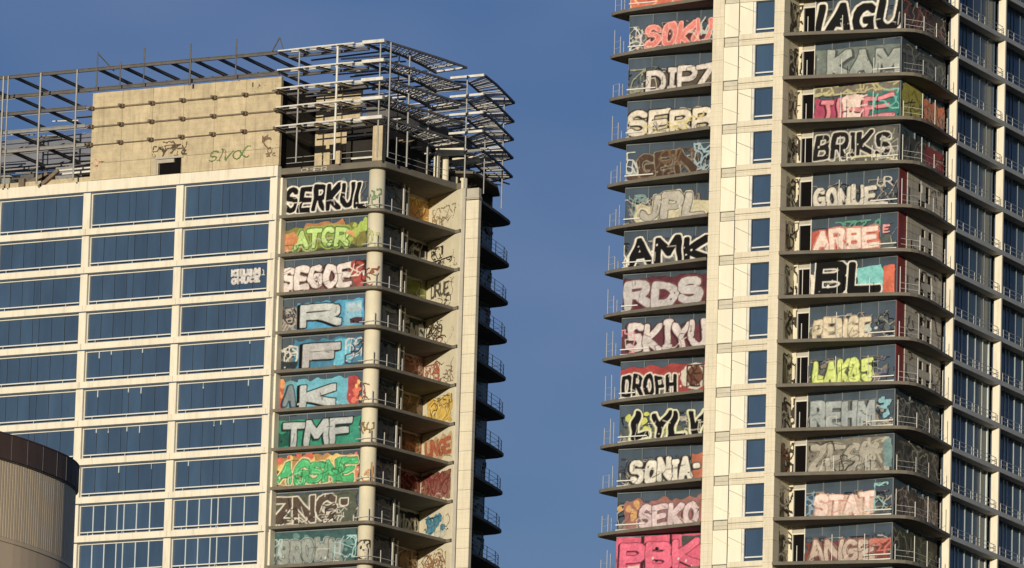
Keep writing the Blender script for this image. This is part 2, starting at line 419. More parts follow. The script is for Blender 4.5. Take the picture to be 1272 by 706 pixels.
# ================================================================== LEFT TOWER
DL = Vector((math.cos(TH), math.sin(TH), 0)); DRv = Vector((-math.sin(TH), math.cos(TH), 0))
AO = (-19.87986, 652.62346); AZ = 145.06084 + EYE
LT = link("concrete_tower", None, None, (AO[0], AO[1], 0), (0, 0, TH))
tag(LT, "shorter unfinished tower on the left, cream banded with rooftop steel frames and spray-painted balcony corner", "tower")
FL = 3.2; D1 = 3.628; BAY = 8.707
def lz(k): return AZ - (0 if k == 0 else D1 + FL * (k - 1))
NF = 12
LX0 = -4 * BAY
# body
b = MB()
b.prism([(LX0, .62), (.3, .62), (.3, 1.75), (8.1, 1.75), (8.1, 9.0), (6.9, 9.6), (7.7, 13.2), (8.3, 23.3), (0, 25), (LX0, 25)], 0, AZ + .2)
b.build("tower_core", BODY, LT)
b = MB()
b.prism([(LX0 + .1, .1), (9.6, .4), (9.8, 10), (9.6, 23.6), (LX0 + .1, 25.2)], 0.01, lz(NF) - .3)
b.build("lower_wall", CLAD, LT)
# spandrel bands, one per storey
for k in range(NF + 1):
    z = lz(k); h = .9 if k == 0 else .52
    m = MB()
    for j in range(4):      # panel lengths with joints
        m.box(LX0 + j * BAY + .012 + (.35), LX0 + (j + 1) * BAY - .012 + .35, -.02, .62, z, z + h)
    m.box(.365, .72, -.02, .62, z, z + h)
    m.build("spandrel", CLAD, LT, bevel=.015)
    m = MB(); m.box(LX0, .55, .04, .6, z - .09, z - .004); m.build("window_head", MULD, LT)
for j in range(-4, 1):
    m = MB()
    m.box(j * BAY, j * BAY + .68, .05, .61, lz(NF) - 1, AZ + .001)
    if j == 0: m.box(.0, .85, .615, 1.45, lz(NF) - 1, AZ - .01)
    m.build("facade_column", CLAD, LT, bevel=.03)

def window_mesh(w, h, n, fm, light_w, lightm, dark_side=True):
    pass
NP = 7
panew = (BAY - .68 - .16) / NP
def frame_mesh(h, mw):
    m = MB()
    w = BAY - .68
    m.box(.02, .10, .30, .50, .0, h - .1)          # left jamb, catches the sun
    m.box(w - .06, w, .34, .50, .0, h - .1)
    m.box(.10, w - .06, .34, .5, .0, .10)
    m.box(.10, w - .06, .36, .5, h - .19, h - .1)
    return m
frames = {}; mulls = {}; panes = {}; rails = {}
offs = [0, 1, 2, 3, 3.55, 4.6, 5.7, 7]
for hh_, key in ((D1 - .52, 'tall'), (FL - .52, 'std')):
    frames[key] = frame_mesh(hh_, 0).mesh("window", FRAME)
    for i in range(7):
        x0 = .10 + offs[i] * (BAY - .84) / 7; x1 = .10 + offs[i + 1] * (BAY - .84) / 7
        m = MB(); m.box(x0 + .03, x1 - .03, .46, .49, .10, hh_ - .19)
        panes[key, i] = m.mesh("pane", GLA)
    for mk, mm, mwid in (('d', MULD, .03), ('l', MULL, .085)):
        m = MB()
        for i in range(1, 7):
            x = .10 + offs[i] * (BAY - .84) / 7
            m.box(x - mwid / 2, x + mwid / 2, .40, .5, .10, hh_ - .19)
        mulls[key, mk] = m.mesh("mullions", mm)
m = MB(); w = BAY - .68
m.box(.12, w - .06, .12, .17, .24, .33)
for i in (0.9, 4.1, 6.7): m.box(i, i + .035, .13, .16, 0, .24)
railm = m.mesh("guard_rail", RAILW)
for k in range(1, NF):
    key = 'tall' if k == 1 else 'std'
    for j in range(-4, 0):
        if j == -4 and k > 9: continue
        base = (j * BAY + .68, 0, lz(k) + .52)
        wo_ = link("window", frames[key], LT, base)
        for i in range(7):
            if j == -4 and i < 3: continue
            link("pane", panes[key, i], wo_, None, (random.uniform(-.002, .002), 0, random.uniform(-.004, .004)))
        if j == -4:
            m = MB(); m.box(.1, .10 + 3.0 * (BAY - .84) / 7, .46, .49, .1, (D1 if k == 1 else FL) - .52 - .19); m.build("pane", GLA, wo_)
        link("mullions", mulls[key, 'l' if k >= 9 or random.random() < 0.0 else 'd'], wo_)
        link("guard_rail", railm, wo_)
# stray stubs of pale mullion tape hanging from the heads
m = MB()
for k in range(5, 9):
    for j in (-2, -1):
        for q in range(5):
            if random.random() < .55:
                x = j * BAY + .68 + .10 + offs[random.randint(1, 6)] * (BAY - .84) / 7
                zt = lz(k - 1) - .2; m = MB(); m.box(x - .04, x + .04, .36, .42, zt - random.uniform(.2, .6), zt); m.build("mullion_stub", MULL, LT)

# corner balcony slabs
LOUT = [(.1, .56), (4.5, .56), (8.6, .53), (9.35, .56), (9.8, .72), (10.05, 1.1), (10.18, 1.7), (10.3, 2.5), (10.75, 5.0), (11.25, 7.7), (11.75, 10.3), (12.2, 10.22)]
LIN = [(7.95, 12.8), (.1, 12.8)]
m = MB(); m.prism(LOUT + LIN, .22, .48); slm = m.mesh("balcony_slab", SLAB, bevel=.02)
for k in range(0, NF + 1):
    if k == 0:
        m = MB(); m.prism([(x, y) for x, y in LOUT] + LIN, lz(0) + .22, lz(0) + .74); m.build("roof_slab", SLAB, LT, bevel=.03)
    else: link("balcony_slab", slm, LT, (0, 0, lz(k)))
m = MB(); m.tube((8.95, 1.75, lz(NF) - 1), (8.95, 1.75, AZ + .2), .66, 28)
m.build("round_column", PWALL, LT, smooth=True)

LPAL = [
 [('spl', 6, (90, 110, 115), .3, .1, .9, .5, .9), T("SERKUL", .04, 1.0, .10, .84, BLK, WHT, None, w=.115, ow=.12, wob=.07, sl=.12), ('scr', 4, WHT, .03, .0, .5, .0, .35)],
 [('bg', (128, 122, 52), .02, .99, .02, .80, .2), ('bg', (178, 116, 62), .3, .75, .70, .92, .25), ('bg', (60, 74, 46), .0, .98, .0, .16, .15), ('spl', 10, (205, 130, 70), .4, .05, .25, .2, .6),
  T("ATCR", .18, .80, .16, .74, (186, 216, 118), (74, 106, 48), (150, 170, 70), w=.13, wob=.07), ('spl', 8, (196, 120, 60), .22, .1, .2, .3, .55), ('spl', 9, (166, 190, 74), .32, .82, .98, .3, .8), ('spl', 4, (214, 146, 80), .25, .76, .86, .45, .7), ('scr', 10, (60, 66, 44), .03, 0, 1, .0, .3)],
 [('bg', (120, 82, 74), .0, .98, .0, .55, .2), T("SEGOE", .04, .86, .08, .86, (224, 212, 204), (86, 52, 48), None, w=.135, ow=.07, wob=.10), ('bg', (168, 58, 44), .84, .99, .1, .85, .2), ('scr', 6, (60, 20, 20), .05, .83, .99, .1, .85), ('scr', 5, WHT, .04, .8, .98, .4, .9), ('bg', (226, 208, 198), .0, .14, .02, .2, .2)],
 [('bg', (52, 150, 190), .24, .99, .02, .86, .14), ('bg', (118, 178, 200), .78, .97, .12, .8, .1), ('scr', 10, (170, 162, 150), .06, .03, .24, .05, .75), ('scr', 6, (66, 56, 60), .05, .03, .24, .05, .75), ('bg', (168, 190, 200), .82, .97, .5, .75, .06), ('bg', (70, 40, 50), .84, .98, .14, .3, .08),
  T("R", .30, .76, .08, .84, (190, 194, 190), BLK, None, p=7, w=.17, ow=.10, sh=BLK, so=(-.2, -.06), wob=.02, rot=.2)],
 [('bg', (48, 120, 150), .22, .99, .02, .9, .14), ('bg', (84, 178, 204), .68, .86, .1, .85, .12), ('scr', 7, (206, 202, 190), .06, .08, .26, .1, .75), ('bg', (40, 52, 58), .02, .26, .04, .3, .1), ('scr', 9, (210, 206, 200), .05, .80, .98, .2, .85), ('scr', 5, (60, 40, 52), .05, .80, .98, .1, .8),
  T("F", .32, .74, .08, .84, (180, 178, 176), BLK, None, p=7, w=.19, ow=.10, sh=BLK, so=(-.2, -.06), wob=.02, rot=.2)],
 [('bg', (172, 66, 44), .0, .14, .05, .75, .25), ('spl', 8, (214, 138, 60), .26, .0, .13, .0, .8), ('bg', (96, 158, 166), .12, .3, .04, .86, .12), ('bg', (92, 176, 196), .26, .86, .02, .88, .14), T("A", .12, .26, .08, .78, (126, 140, 144), (50, 70, 86), None, w=.12, wob=.03),
  ('bg', (170, 36, 36), .84, .97, .04, .86, .2), ('spl', 6, (214, 96, 60), .26, .9, .99, .1, .8), ('spl', 4, (230, 180, 80), .14, .9, .99, .1, .8),
  T("K", .32, .72, .06, .82, (190, 194, 192), BLK, None, p=7, w=.18, ow=.09, sh=BLK, so=(-.2, -.05), wob=.02, rot=.2)],
 [('bg', (32, 140, 112), .01, .99, .02, .84, .1), ('bg', (14, 84, 70), .05, .2, .05, .5, .2), T("TMF", .12, .90, .06, .86, (180, 186, 184), BLK, None, p=7, w=.145, ow=.09, sh=(16, 60, 50), so=(-.12, -.12), wob=.04)],
 [('bg', (176, 128, 66), .0, .99, .02, .92, .2), ('bg', (60, 44, 36), .0, .12, .02, .6, .25), ('spl', 12, (226, 190, 90), .4, .1, .98, .5, .95), ('spl', 5, (200, 86, 50), .25, .1, .5, .8, .98), ('spl', 5, (216, 96, 70), .25, .9, .98, .2, .95), T("AGSNE", .06, .94, .08, .84, (52, 178, 104), (24, 76, 44), (222, 206, 150), w=.14, ow=.05, hw=.10, wob=.16, sl=.25, hi=(140, 226, 150)), ('scr', 6, (30, 40, 30), .03, .05, .9, .1, .8)],
 [('bg', (84, 90, 76), .0, .98, .0, .95, .1), T("ZNG.", .04, .92, .08, .92, (84, 70, 58), (222, 214, 196), None, p=7, w=.13, ow=.09, wob=.04), ('scr', 8, (216, 208, 190), .04, .02, .95, .02, .25), ('scr', 10, (50, 44, 40), .04, .0, .98, .0, .9)],
 [('bg', (56, 92, 92), .0, .99, .0, 1.0, .05), ('spl', 14, (96, 138, 136), .3, .0, .99, .1, .9), T("BROWN", .12, .82, .08, .82, (150, 156, 148), (44, 50, 50), (176, 186, 180), w=.13, ow=.05, hw=.05, wob=.10), ('scr', 8, (170, 210, 208), .04, .75, .99, .1, .8), ('scr', 7, (170, 196, 192), .04, .0, .16, .1, .8)],
 [('bg', (90, 70, 60), .0, .99, .3, 1.0, .05), ('scr', 12, (190, 180, 170), .06, .0, 1, .3, 1)],
]
LNAME = ["black SERKUL lettering with white outline", "lime green ATCR lettering on an olive and orange cloud", "white and red SEGOE lettering", "silver letter R on sky blue", "silver letter F on blue", "silver letter K between red patches",
         "silver TMF lettering on teal", "tangled green lettering on orange", "brown ZNG lettering with white outline", "grey bubble lettering on teal", "brown spray paint"]
PANEL = [  # colours for the recessed end panel and the pale wall on each storey
 ([('bg', (196, 140, 52), 0, 1, 0, .98), ('scr', 9, (236, 206, 110), .06, 0, 1, 0, 1), ('scr', 7, (120, 60, 30), .05, 0, 1, 0, 1)], [('scr', 14, (186, 156, 104), .04, .1, .9, .2, .7)]),
 ([('bg', (34, 34, 34), 0, 1, 0, 1), T("HEH", .05, .95, .3, .8, (200, 196, 184), BLK, None, w=.08, ow=.02), ('scr', 5, (200, 190, 170), .05, 0, 1, 0, .3)], [('scr', 9, (70, 62, 50), .04, .1, .5, .45, .8), ('scr', 9, (60, 52, 44), .05, .1, .8, .1, .4)]),
 ([('bg', (132, 142, 56), 0, 1, 0, 1), ('scr', 5, (90, 104, 40), .05, 0, 1, 0, 1)], [T("DRUE", .12, .75, .45, .85, (90, 84, 74), (150, 140, 120), None, w=.08, ow=.01), ('scr', 6, (90, 84, 74), .04, .1, .8, .15, .4)]),
 ([('bg', (60, 74, 58), 0, 1, 0, 1), T("EMS", .02, .98, .2, .95, (206, 204, 190), (40, 60, 50), None, w=.1, ow=.03), ('bg', (96, 140, 110), .4, 1, 0, .3)], [('scr', 15, (74, 62, 52), .05, .0, .55, .3, .85), ('scr', 5, (120, 50, 40), .04, .1, .7, .1, .4)]),
 ([('bg', (142, 104, 78), 0, 1, 0, 1), ('scr', 12, (196, 120, 100), .06, 0, 1, 0, 1)], [('scr', 16, (200, 96, 70), .05, .0, .5, .1, .75), ('scr', 8, (160, 120, 90), .04, .3, 1, .1, .8)]),
 ([('bg', (128, 106, 78), 0, 1, 0, 1), ('scr', 12, (90, 70, 54), .06, 0, 1, 0, 1)], [('bg', (232, 188, 50), .15, .95, .08, .88, .25), ('scr', 7, (60, 40, 20), .06, .15, .95, .1, .85), ('scr', 4, (240, 225, 170), .05, .2, .9, .1, .85)]),
 ([('bg', (120, 96, 62), 0, 1, 0, 1), ('scr', 10, (190, 120, 60), .07, .3, 1, 0, .7), ('scr', 8, (60, 50, 40), .05, 0, .6, 0, 1)], [('bg', (206, 170, 120), .05, 1, .2, .8, .2), T("UNGE", .1, .98, .25, .75, (190, 84, 36), (90, 34, 20), None, w=.11, ow=.03)]),
 ([('bg', (104, 50, 40), 0, 1, 0, 1), ('scr', 12, (160, 100, 80), .05, 0, 1, 0, 1)], [('bg', (150, 92, 76), 0, 1, .1, .9, .2), ('scr', 16, (120, 30, 30), .07, 0, 1, .15, .9), ('scr', 6, (220, 200, 180), .04, 0, 1, .05, .3)]),
 ([('bg', (34, 32, 30), 0, 1, 0, 1), T("PURER", .02, .98, .1, .9, (190, 180, 160), BLK, None, w=.06, ow=.01)], [('spl', 9, (70, 146, 176), .45, .2, .9, .35, .7), ('scr', 6, (30, 70, 100), .05, .15, .95, .3, .75), ('bg', (216, 216, 196), .1, .9, .12, .3, .1)]),
 ([('bg', (150, 122, 82), 0, 1, 0, 1), ('scr', 10, (60, 48, 34), .07, 0, 1, 0, 1)], [('scr', 14, (200, 130, 70), .06, .0, .9, .1, .8), ('scr', 10, (120, 90, 60), .04, .0, 1, .1, .8)]),
 ([('bg', (110, 86, 62), 0, 1, 0, 1)], [('scr', 8, (120, 90, 60), .04, .0, 1, .1, .8)]),
]
SIDE = [[('scr', 9, (96, 90, 66), .09, 0, 1, .0, .9)], [('scr', 9, (110, 100, 92), .07, 0, 1, .0, .9)], [('scr', 9, (90, 86, 76), .06, 0, 1, .0, .9)],
        [T("UF", .1, .95, .2, .95, (190, 184, 170), BLK, None, w=.1, ow=.02)], [('scr', 8, (84, 74, 64), .06, 0, 1, .0, .9)], [('bg', (110, 104, 96), .1, 1, .1, .8), ('scr', 9, (60, 56, 50), .06, 0, 1, .0, .9)],
        [('scr', 8, (84, 74, 64), .06, 0, 1, .0, .9)], [('bg', (150, 140, 128), .3, 1, .15, .9), T("RG", .3, 1, .2, .9, (180, 170, 158), (90, 80, 70), None, w=.1, ow=.03)],
        [T("EIF", .05, 1, .25, .8, (196, 188, 170), BLK, None, w=.07, ow=.02)], [('scr', 12, (170, 150, 120), .06, 0, 1, .0, .9)], [('scr', 8, (84, 74, 64), .06, 0, 1, .0, .9)]]
GP0, GP1 = (.15, 1.5), (8.35, 1.5)
W1, W2 = (7.84, 12.96), (12.25, 10.1)
S0, S1 = (8.3, 2.4), (8.5, 6.75)
E0, E1 = (7.35, 9.7), (7.84, 12.9)
def wallseg(m, P, Q, z0, z1, t):
    d = Vector((Q[0] - P[0], Q[1] - P[1])).normalized(); n = (d.y, -d.x)
    return m.prism([P, Q, (Q[0] - n[0] * t, Q[1] - n[1] * t), (P[0] - n[0] * t, P[1] - n[1] * t)], z0, z1)
def lerp(P, Q, t): return (P[0] + (Q[0] - P[0]) * t, P[1] + (Q[1] - P[1]) * t)
def glazed(parent, P, Q, z0, z1, n, gm, fm, mulw=.06, name="balcony_glazing", top=.12):
    m = MB()
    wallseg(m, P, Q, z1 - top, z1, .10); wallseg(m, P, Q, z0, z0 + .1, .10)
    d = Vector((Q[0] - P[0], Q[1] - P[1])); L = d.length; d.normalize(); nn = (d.y, -d.x)
    for i in range(n + 1):
        c = lerp(P, Q, i / n); t0 = max(0, i / n - mulw / 2 / L); t1 = min(1, i / n + mulw / 2 / L)
        a, c2 = lerp(P, Q, t0), lerp(P, Q, t1)
        if n and 0 < i < n: a = (a[0] + nn[0] * .05, a[1] + nn[1] * .05); c2 = (c2[0] + nn[0] * .05, c2[1] + nn[1] * .05)
        wallseg(m, a, c2, z0 + .1, z1 - top, .12)
    o = m.build(name, fm, parent)
    for i in range(n):
        p = MB(); a, c2 = lerp(P, Q, (i + .02) / n), lerp(P, Q, (i + .98) / n)
        a = (a[0] - nn[0] * .04, a[1] - nn[1] * .04); c2 = (c2[0] - nn[0] * .04, c2[1] - nn[1] * .04)
        wallseg(p, a, c2, z0 + .1, z1 - top, .03); p.build("glass_panel", gm, o)
    return o
MULG = mat("grey_mullion", (0.15, 0.17, 0.18), rough=0.5)
for k in range(1, NF):
    z0 = lz(k) + .482; z1 = lz(k - 1) + (.21 if k == 1 else .175); i = k - 1
    gl = glazed(LT, GP0, GP1, z0, z1, 5, GLB, MULG, .05)
    sheet("graffiti", gl, (GP0[0] + .05, GP0[1]), (GP1[0] - .02, GP1[1]), z0 + .02, z1 - .12, LPAL[min(i, 10)], .06, label=LNAME[min(i, 10)] + " sprayed on the balcony glazing")
    g2 = glazed(LT, S0, S1, z0, z1, 2, GLR, MULG, .06)
    sheet("graffiti", g2, S0, S1, z0, z1 - .3, [('bg', random.choice([(146, 138, 126), (130, 122, 112), (156, 136, 120), (128, 138, 138)]), .05, 1, .0, .92, .2)] + SIDE[min(i, 10)] + [('scr', 8, (160, 150, 136), .035, 0, 1, 0, 1)], .06, .06)
    m = MB()
    for pt in ((8.62, 6.95), (8.35, 8.2)): m.box(pt[0] - .1, pt[0] + .1, pt[1] - .12, pt[1] + .12, z0, z1)
    m.box(8.2, 8.6, 7.05, 8.05, z1 - .5, z1 - .4)
    m.build("door_frame", FRAME, LT)
    m = MB(); wallseg(m, E0, E1, z0, z1, .3); ew = m.build("end_wall", BLOCK, LT)
    sheet("graffiti", ew, E0, E1, z0, z1 - .2, PANEL[min(i, 10)][0] + [('scr', 6, (40, 34, 30), .03, 0, 1, 0, 1), ('scr', 5, (206, 196, 176), .03, 0, 1, 0, 1)], .03, .06)
    m = MB(); wallseg(m, W1, W2, z0 - .30 if 0 else z0, z1, .3); pw = m.build("wing_wall", PWALL, LT)
    sheet("graffiti", pw, lerp(W1, W2, .04), lerp(W1, W2, .96), z0, z1 - .05, [(L_ if L_[0] != 'scr' else ('scr', L_[1] * 2, L_[2], L_[3] * .62, *L_[4:])) for L_ in PANEL[min(i, 10)][1]] + [('scr', 7, (150, 128, 96), .022, 0, 1, .1, .9)], .03, .05)
    # low rails at the slab edge
    m = MB()
    m.bar((9.5, 1.05, z0 + .42), (10.0, 2.4, z0 + .42), .05); m.bar((8.2, .85, z0 + .32), (9.5, 1.05, z0 + .42), .05); m.bar((10.0, 2.4, z0 + .42), (10.35, 4.4, z0 + .42), .04)
    for pt in ((9.5, 1.05), (10.0, 2.4), (10.35, 4.4)): m.box(pt[0] - .03, pt[0] + .03, pt[1] - .03, pt[1] + .03, z0, z0 + 1.05)
    m.build("guard_rail", RAILG, LT)
for (k, c_) in ((1, (120, 150, 110)), (2, (190, 196, 120)), (3, (150, 70, 50)), (6, (150, 90, 60)), (7, (150, 120, 60)), (8, (206, 150, 90)), (10, (70, 70, 66)), (10, (206, 200, 190))):   # tags sprayed on the round column
    o_ = sheet("graffiti", LT, (0, 0), (1.5, 0), lz(k) + .5, lz(k) + 2.6, [('scr', 4, c_, .06, .1, .9, .05, .8), ('spl', 2, c_, .12, .2, .8, .2, .7)], 0, .05)
    for v in o_.data.vertices:
        t_ = -2.5 + v.co.x / .69; v.co.x = 8.95 + .69 * math.cos(t_); v.co.y = 1.75 + .69 * math.sin(t_)
# strip and pilaster
m = MB(); m.box(12.28, 12.63, 10.2, 10.9, lz(NF) - 1, AZ + .28); m.build("corner_strip", GREYP if 0 else BLOCK, LT, bevel=.02)
pil = MB()
zb = AZ - .8; n_ = 0
while zb > lz(NF) - 1:
    pil.box(12.72, 13.86, 10.2, 10.68, zb - 1.58, zb); zb -= 1.6; n_ += 1
pil.build("pilaster", CLAD2, LT, bevel=.008)
m = MB(); m.box(12.74, 13.84, 10.22, 10.66, AZ - .72, AZ + .2); m.box(12.68, 13.9, 10.16, 10.72, AZ - .62, AZ - .52); m.build("pilaster_cap", BLOCK, LT)
m = MB(); m.box(12.9, 13.7, 10.3, 10.6, lz(NF) - 1, AZ - .1); m.build("pilaster_backing", BODY, LT)
# rear balconies seen past the pilaster
BO = [(8.2, 11.2), (12.2, 11.2), (11.9, 13.2), (11.43, 15.5), (10.7, 20.0), (10.15, 22.9), (9.95, 23.6), (9.6, 24.0), (9.0, 24.25), (6.0, 24.6), (3.0, 24.8), (3.0, 14)]
m = MB(); m.prism(BO, .2, .46); rsl = m.mesh("rear_balcony_slab", SLAB, bevel=.02)
m = MB()
for (x, y) in ((11.3, 15.6), (10.95, 17.6), (10.55, 19.9), (10.15, 22.2), (9.6, 23.8), (8.4, 24.1)):
    m.box(x - .025, x + .025, y - .025, y + .025, .46, 1.6)
for zz in (.85, 1.2, 1.56):
    pts = [(11.3, 15.6), (10.95, 17.6), (10.55, 19.9), (10.15, 22.2), (9.6, 23.8), (8.4, 24.1)]
    for p, q in zip(pts[:-1], pts[1:]): m.bar((*p, zz), (*q, zz), .025)
rrl = m.mesh("wire_railing", RAILG)
for k in range(0, NF + 1):
    link("rear_balcony_slab", rsl, LT, (0, 0, lz(k)))
    if k: link("wire_railing", rrl, LT, (0, 0, lz(k)))
    if 0 < k < NF:
        z0 = lz(k) + .48; z1 = lz(k - 1) + .19
        g3 = glazed(LT, (8.5, 13.6), (8.5, 23.2), z0, z1, 5, GLR, MULG, .07)
        sheet("graffiti", g3, (8.5, 13.6), (8.5, 23.2), z0, z1 - .5, [('scr', 16, random.choice([(150, 146, 130), (120, 110, 100), (90, 130, 140), (150, 90, 70)]), .09, 0, 1, 0, 1)], .07, .12)

# ------------------------------------------------------------------ crown of the left tower
RZ = AZ + .75
# concrete plant box: separate cast panels with open joints
rows = [AZ + .92, AZ + 2.35, AZ + 3.95, AZ + 5.5, AZ + 7.05, AZ + 8.3]
colsx = [-16.85, -14.0, -11.15, -8.25, -5.35, -2.45, .78]
m = MB(); m.box(-16.6, .5, .35, 11, AZ + .2, AZ + 8.2); m.build("plant_room_core", BODY, LT)
pr = None
for r_ in range(5):
    for c_ in range(6):
        x0, x1, z0, z1 = colsx[c_] + .012, colsx[c_ + 1] - .012, rows[r_] + .012, rows[r_ + 1] - .012
        m = MB()
        if c_ == 2 and r_ == 0:
            # beside the opening
            m.box(x0, -10.45, 0, .34, z0, z1); m.box(-8.30, x1, 0, .34, z0, z1); m.box(-10.45, -8.3, 0.002, .34, AZ + 2.22, z1)
        else:
            m.box(x0, x1, 0, .34, z0, z1)
        m.build("concrete_panel", BOXC, LT)
m = MB(); m.box(-10.45, -8.30, .28, .33, AZ + .92, AZ + 2.25); m.build("opening", DARKOPEN, LT)
m = MB(); m.box(-10.7, -8.1, -.12, .02, AZ + 2.22, AZ + 2.36); m.box(-10.75, -10.55, -.06, .02, AZ + .95, AZ + 2.22); m.box(-10.45, -9.0, .0, .2, AZ + 1.9, AZ + 2.2)
m.build("opening_frame", BLOCK, LT)
for (x0, x1, z0, z1, ly) in [
    (-11.2, -7.3, 2.3, 3.7, [('scr', 14, (96, 80, 58), .045, .05, .95, .1, .75), ('scr', 5, (120, 104, 76), .04, .3, 1, .5, 1)]),
    (-5.9, -1.4, 1.5, 3.0, [T("SIVOC", .02, .9, .1, .8, (98, 128, 60), (110, 140, 70), None, w=.05, ow=.01, wob=.12, sl=.2)]),
    (-2.0, .4, 7.1, 8.2, [('scr', 7, (120, 104, 74), .035, .05, .95, .05, .95)]),
    (-.9, .7, 1.6, 3.6, [('scr', 10, (136, 108, 76), .035, .05, .95, .05, .95)]),
    (-16.8, -15.4, 2.0, 2.7, [('spl', 5, (214, 176, 140), .18, .1, .5, .4, .8), ('scr', 3, (176, 100, 80), .03, .1, .9, .1, .7)])]:
    sheet("graffiti", LT, (x0, 0), (x1, 0), AZ + z0, AZ + z1, ly, .02, .06)
LEV = [10.1, 8.5, 6.97, 5.4, 3.8]
# tie lines with brackets on the box face
for li, zl in enumerate((6.95, 5.4, 3.88)):
    m = MB(); m.bar((-16.9, -.12, AZ + zl), (.9, -.12, AZ + zl), .09, .07); m.build("tie_bar", STEELB, LT)
    for x in (-16.8, -13.95, -11.1, -8.2, -5.3, -2.4, .6):
        m = MB(); m.box(x - .2, x + .17, -.36, -.001, AZ + zl - .14, AZ + zl + .18); m.box(x - .1, x + .1, -.75, -.45, AZ + zl - .1, AZ + zl + .1); m.build("bracket", STEELB, LT, bevel=.02)
# left run of the frame
def ibeam(m, p, q, h=.24, w=.18):
    p, q = Vector(p), Vector(q)
    m.bar(p + Vector((0, 0, h / 2)), q + Vector((0, 0, h / 2)), w, .05)
    m.bar(p - Vector((0, 0, h / 2)), q - Vector((0, 0, h / 2)), w, .05)
    m.bar(p, q, .05, h)
for li, zl in enumerate(LEV):
    z = AZ + zl
    m = MB()
    if li == 0: ibeam(m, (LX0 + 1, -.8, z), (.7, -.8, z))
    elif li == 1: ibeam(m, (LX0 + 1, -.6, z), (.7, -.25, z))
    else: ibeam(m, (LX0 + 1, -.8, z), (-17.0, -.8, z))
    m.build("frame_chord", STEELD if li < 3 else STEELG, LT)
    xs = [-31, -28.0, -24.0, -20.6] + ([-16.0, -13.7, -11.5, -9.2, -7.0, -4.8, -2.6, -.4] if li == 0 else [])
    for x in xs:
        m = MB(); ibeam(m, (x, -.8, z), (x, 4.9, z - .05), .2, .16); m.build("outrigger", STEELD, LT)
    if li:
        m = MB(); m.bar((LX0 + 1, 4.9, z - .1), (-17, 4.9, z - .1), .12); m.bar((-30, 2.4, z + .55), (-17, 2.2, z + .55), .07)
        m.build("inner_chord", STEELG, LT)
    else:
        m = MB(); m.bar((LX0 + 1, 4.9, z - .05), (.6, 4.9, z - .05), .14); m.build("inner_chord", STEELD, LT)
for x, r_ in ((-30.2, .07), (-24.85, .09), (-24.4, .06), (-21.3, .09), (-17.85, .08)):
    m = MB(); m.tube((x, -1.0, RZ + .1), (x, -1.0, AZ + 10.15), r_, 8); m.build("post", STEELG, LT)
for x, zt, zb_ in ((-16.0, 11.55, 8.4), (-13.8, 10.5, 8.4), (-11.58, 11.5, 8.4), (-7.25, 11.5, 8.0), (-3.0, 11.5, 8.3)):
    m = MB(); m.tube((x, -.95, AZ + zb_), (x, -.95, AZ + zt), .055, 6)
    if x == -16.0: m.bar((x, -.95, AZ + 11.4), (x + .9, .3, AZ + 10.1), .07)
    if x == -7.25: m.tube((x, -.96, AZ + zb_), (x, -.96, AZ + 10.1), .09, 6)
    m.build("spike_post", STEELD, LT)
m = MB(); m.bar((.35, -1.0, AZ + 10.2), (1.0, -1.0, AZ + 11.3), .09); m.bar((1.0, -1.0, AZ + 11.3), (1.4, -1.0, AZ + 10.2), .07); m.build("lifting_bracket", STEELD, LT)
# cluttered plant space behind the left run
m = MB(); m.box(LX0 + 1, -17.2, 9.5, 9.9, RZ, AZ + 4.4); m.build("dark_interior_box", BODY, LT)
m = MB(); m.box(LX0 + 1, -17.0, 9.3, 9.5, AZ + 4.5, AZ + 7.4); m.build("plant_screen_band", mat("grey_screen", (0.15, 0.16, 0.19)), LT)
for q in range(9):
    x = random.uniform(-33, -18.6); y = random.uniform(2.5, 8); h = random.uniform(.8, 3.4)
    m = MB(); m.box(x, x + random.uniform(.6, 1.8), y, y + 1.2, RZ, RZ + h); m.box(x + .1, x + .3, y - .1, y, RZ, RZ + h * .6)
    m.build("plant_unit", random.choice([STEELD, STEELG, BODY]), LT, bevel=.04)
for q in range(34):
    x = random.uniform(-33, -20.5); z = AZ + random.uniform(1.6, 7.6); y = random.uniform(3, 9)
    m = MB(); m.bar((x, y, z), (x + random.uniform(2, 3.6), y, z + random.uniform(-.15, .15)), random.uniform(.07, .14)); m.build("pipe", random.choice([STEELD, STEELG, STEELW]), LT)
for (p, q) in (((-24.0, .6, AZ + .95), (-21.2, .6, AZ + 2.0)), ((-21.7, .1, RZ), (-19.9, .1, RZ + 1.3)), ((-33, .6, RZ), (-30, .6, RZ + 1.4))):
    m = MB(); m.bar(p, q, .28); m.build("diagonal_brace", STEELB, LT)
m = MB(); m.box(-23.6, -23.1, -.01, .4, AZ + .9, AZ + 1.6); m.build("bracket", STEELB, LT)
m = MB(); m.bar((-21, .9, AZ + 1.9), (-17, .9, AZ + 1.95), .16); m.bar((-21, 1.4, AZ + 2.35), (-17, 1.4, AZ + 2.4), .12); m.build("pipe", STEELW, LT)
m = MB(); m.box(LX0, -16.9, .3, .5, AZ + .9, AZ + 1.35); m.build("parapet", BOXC, LT)

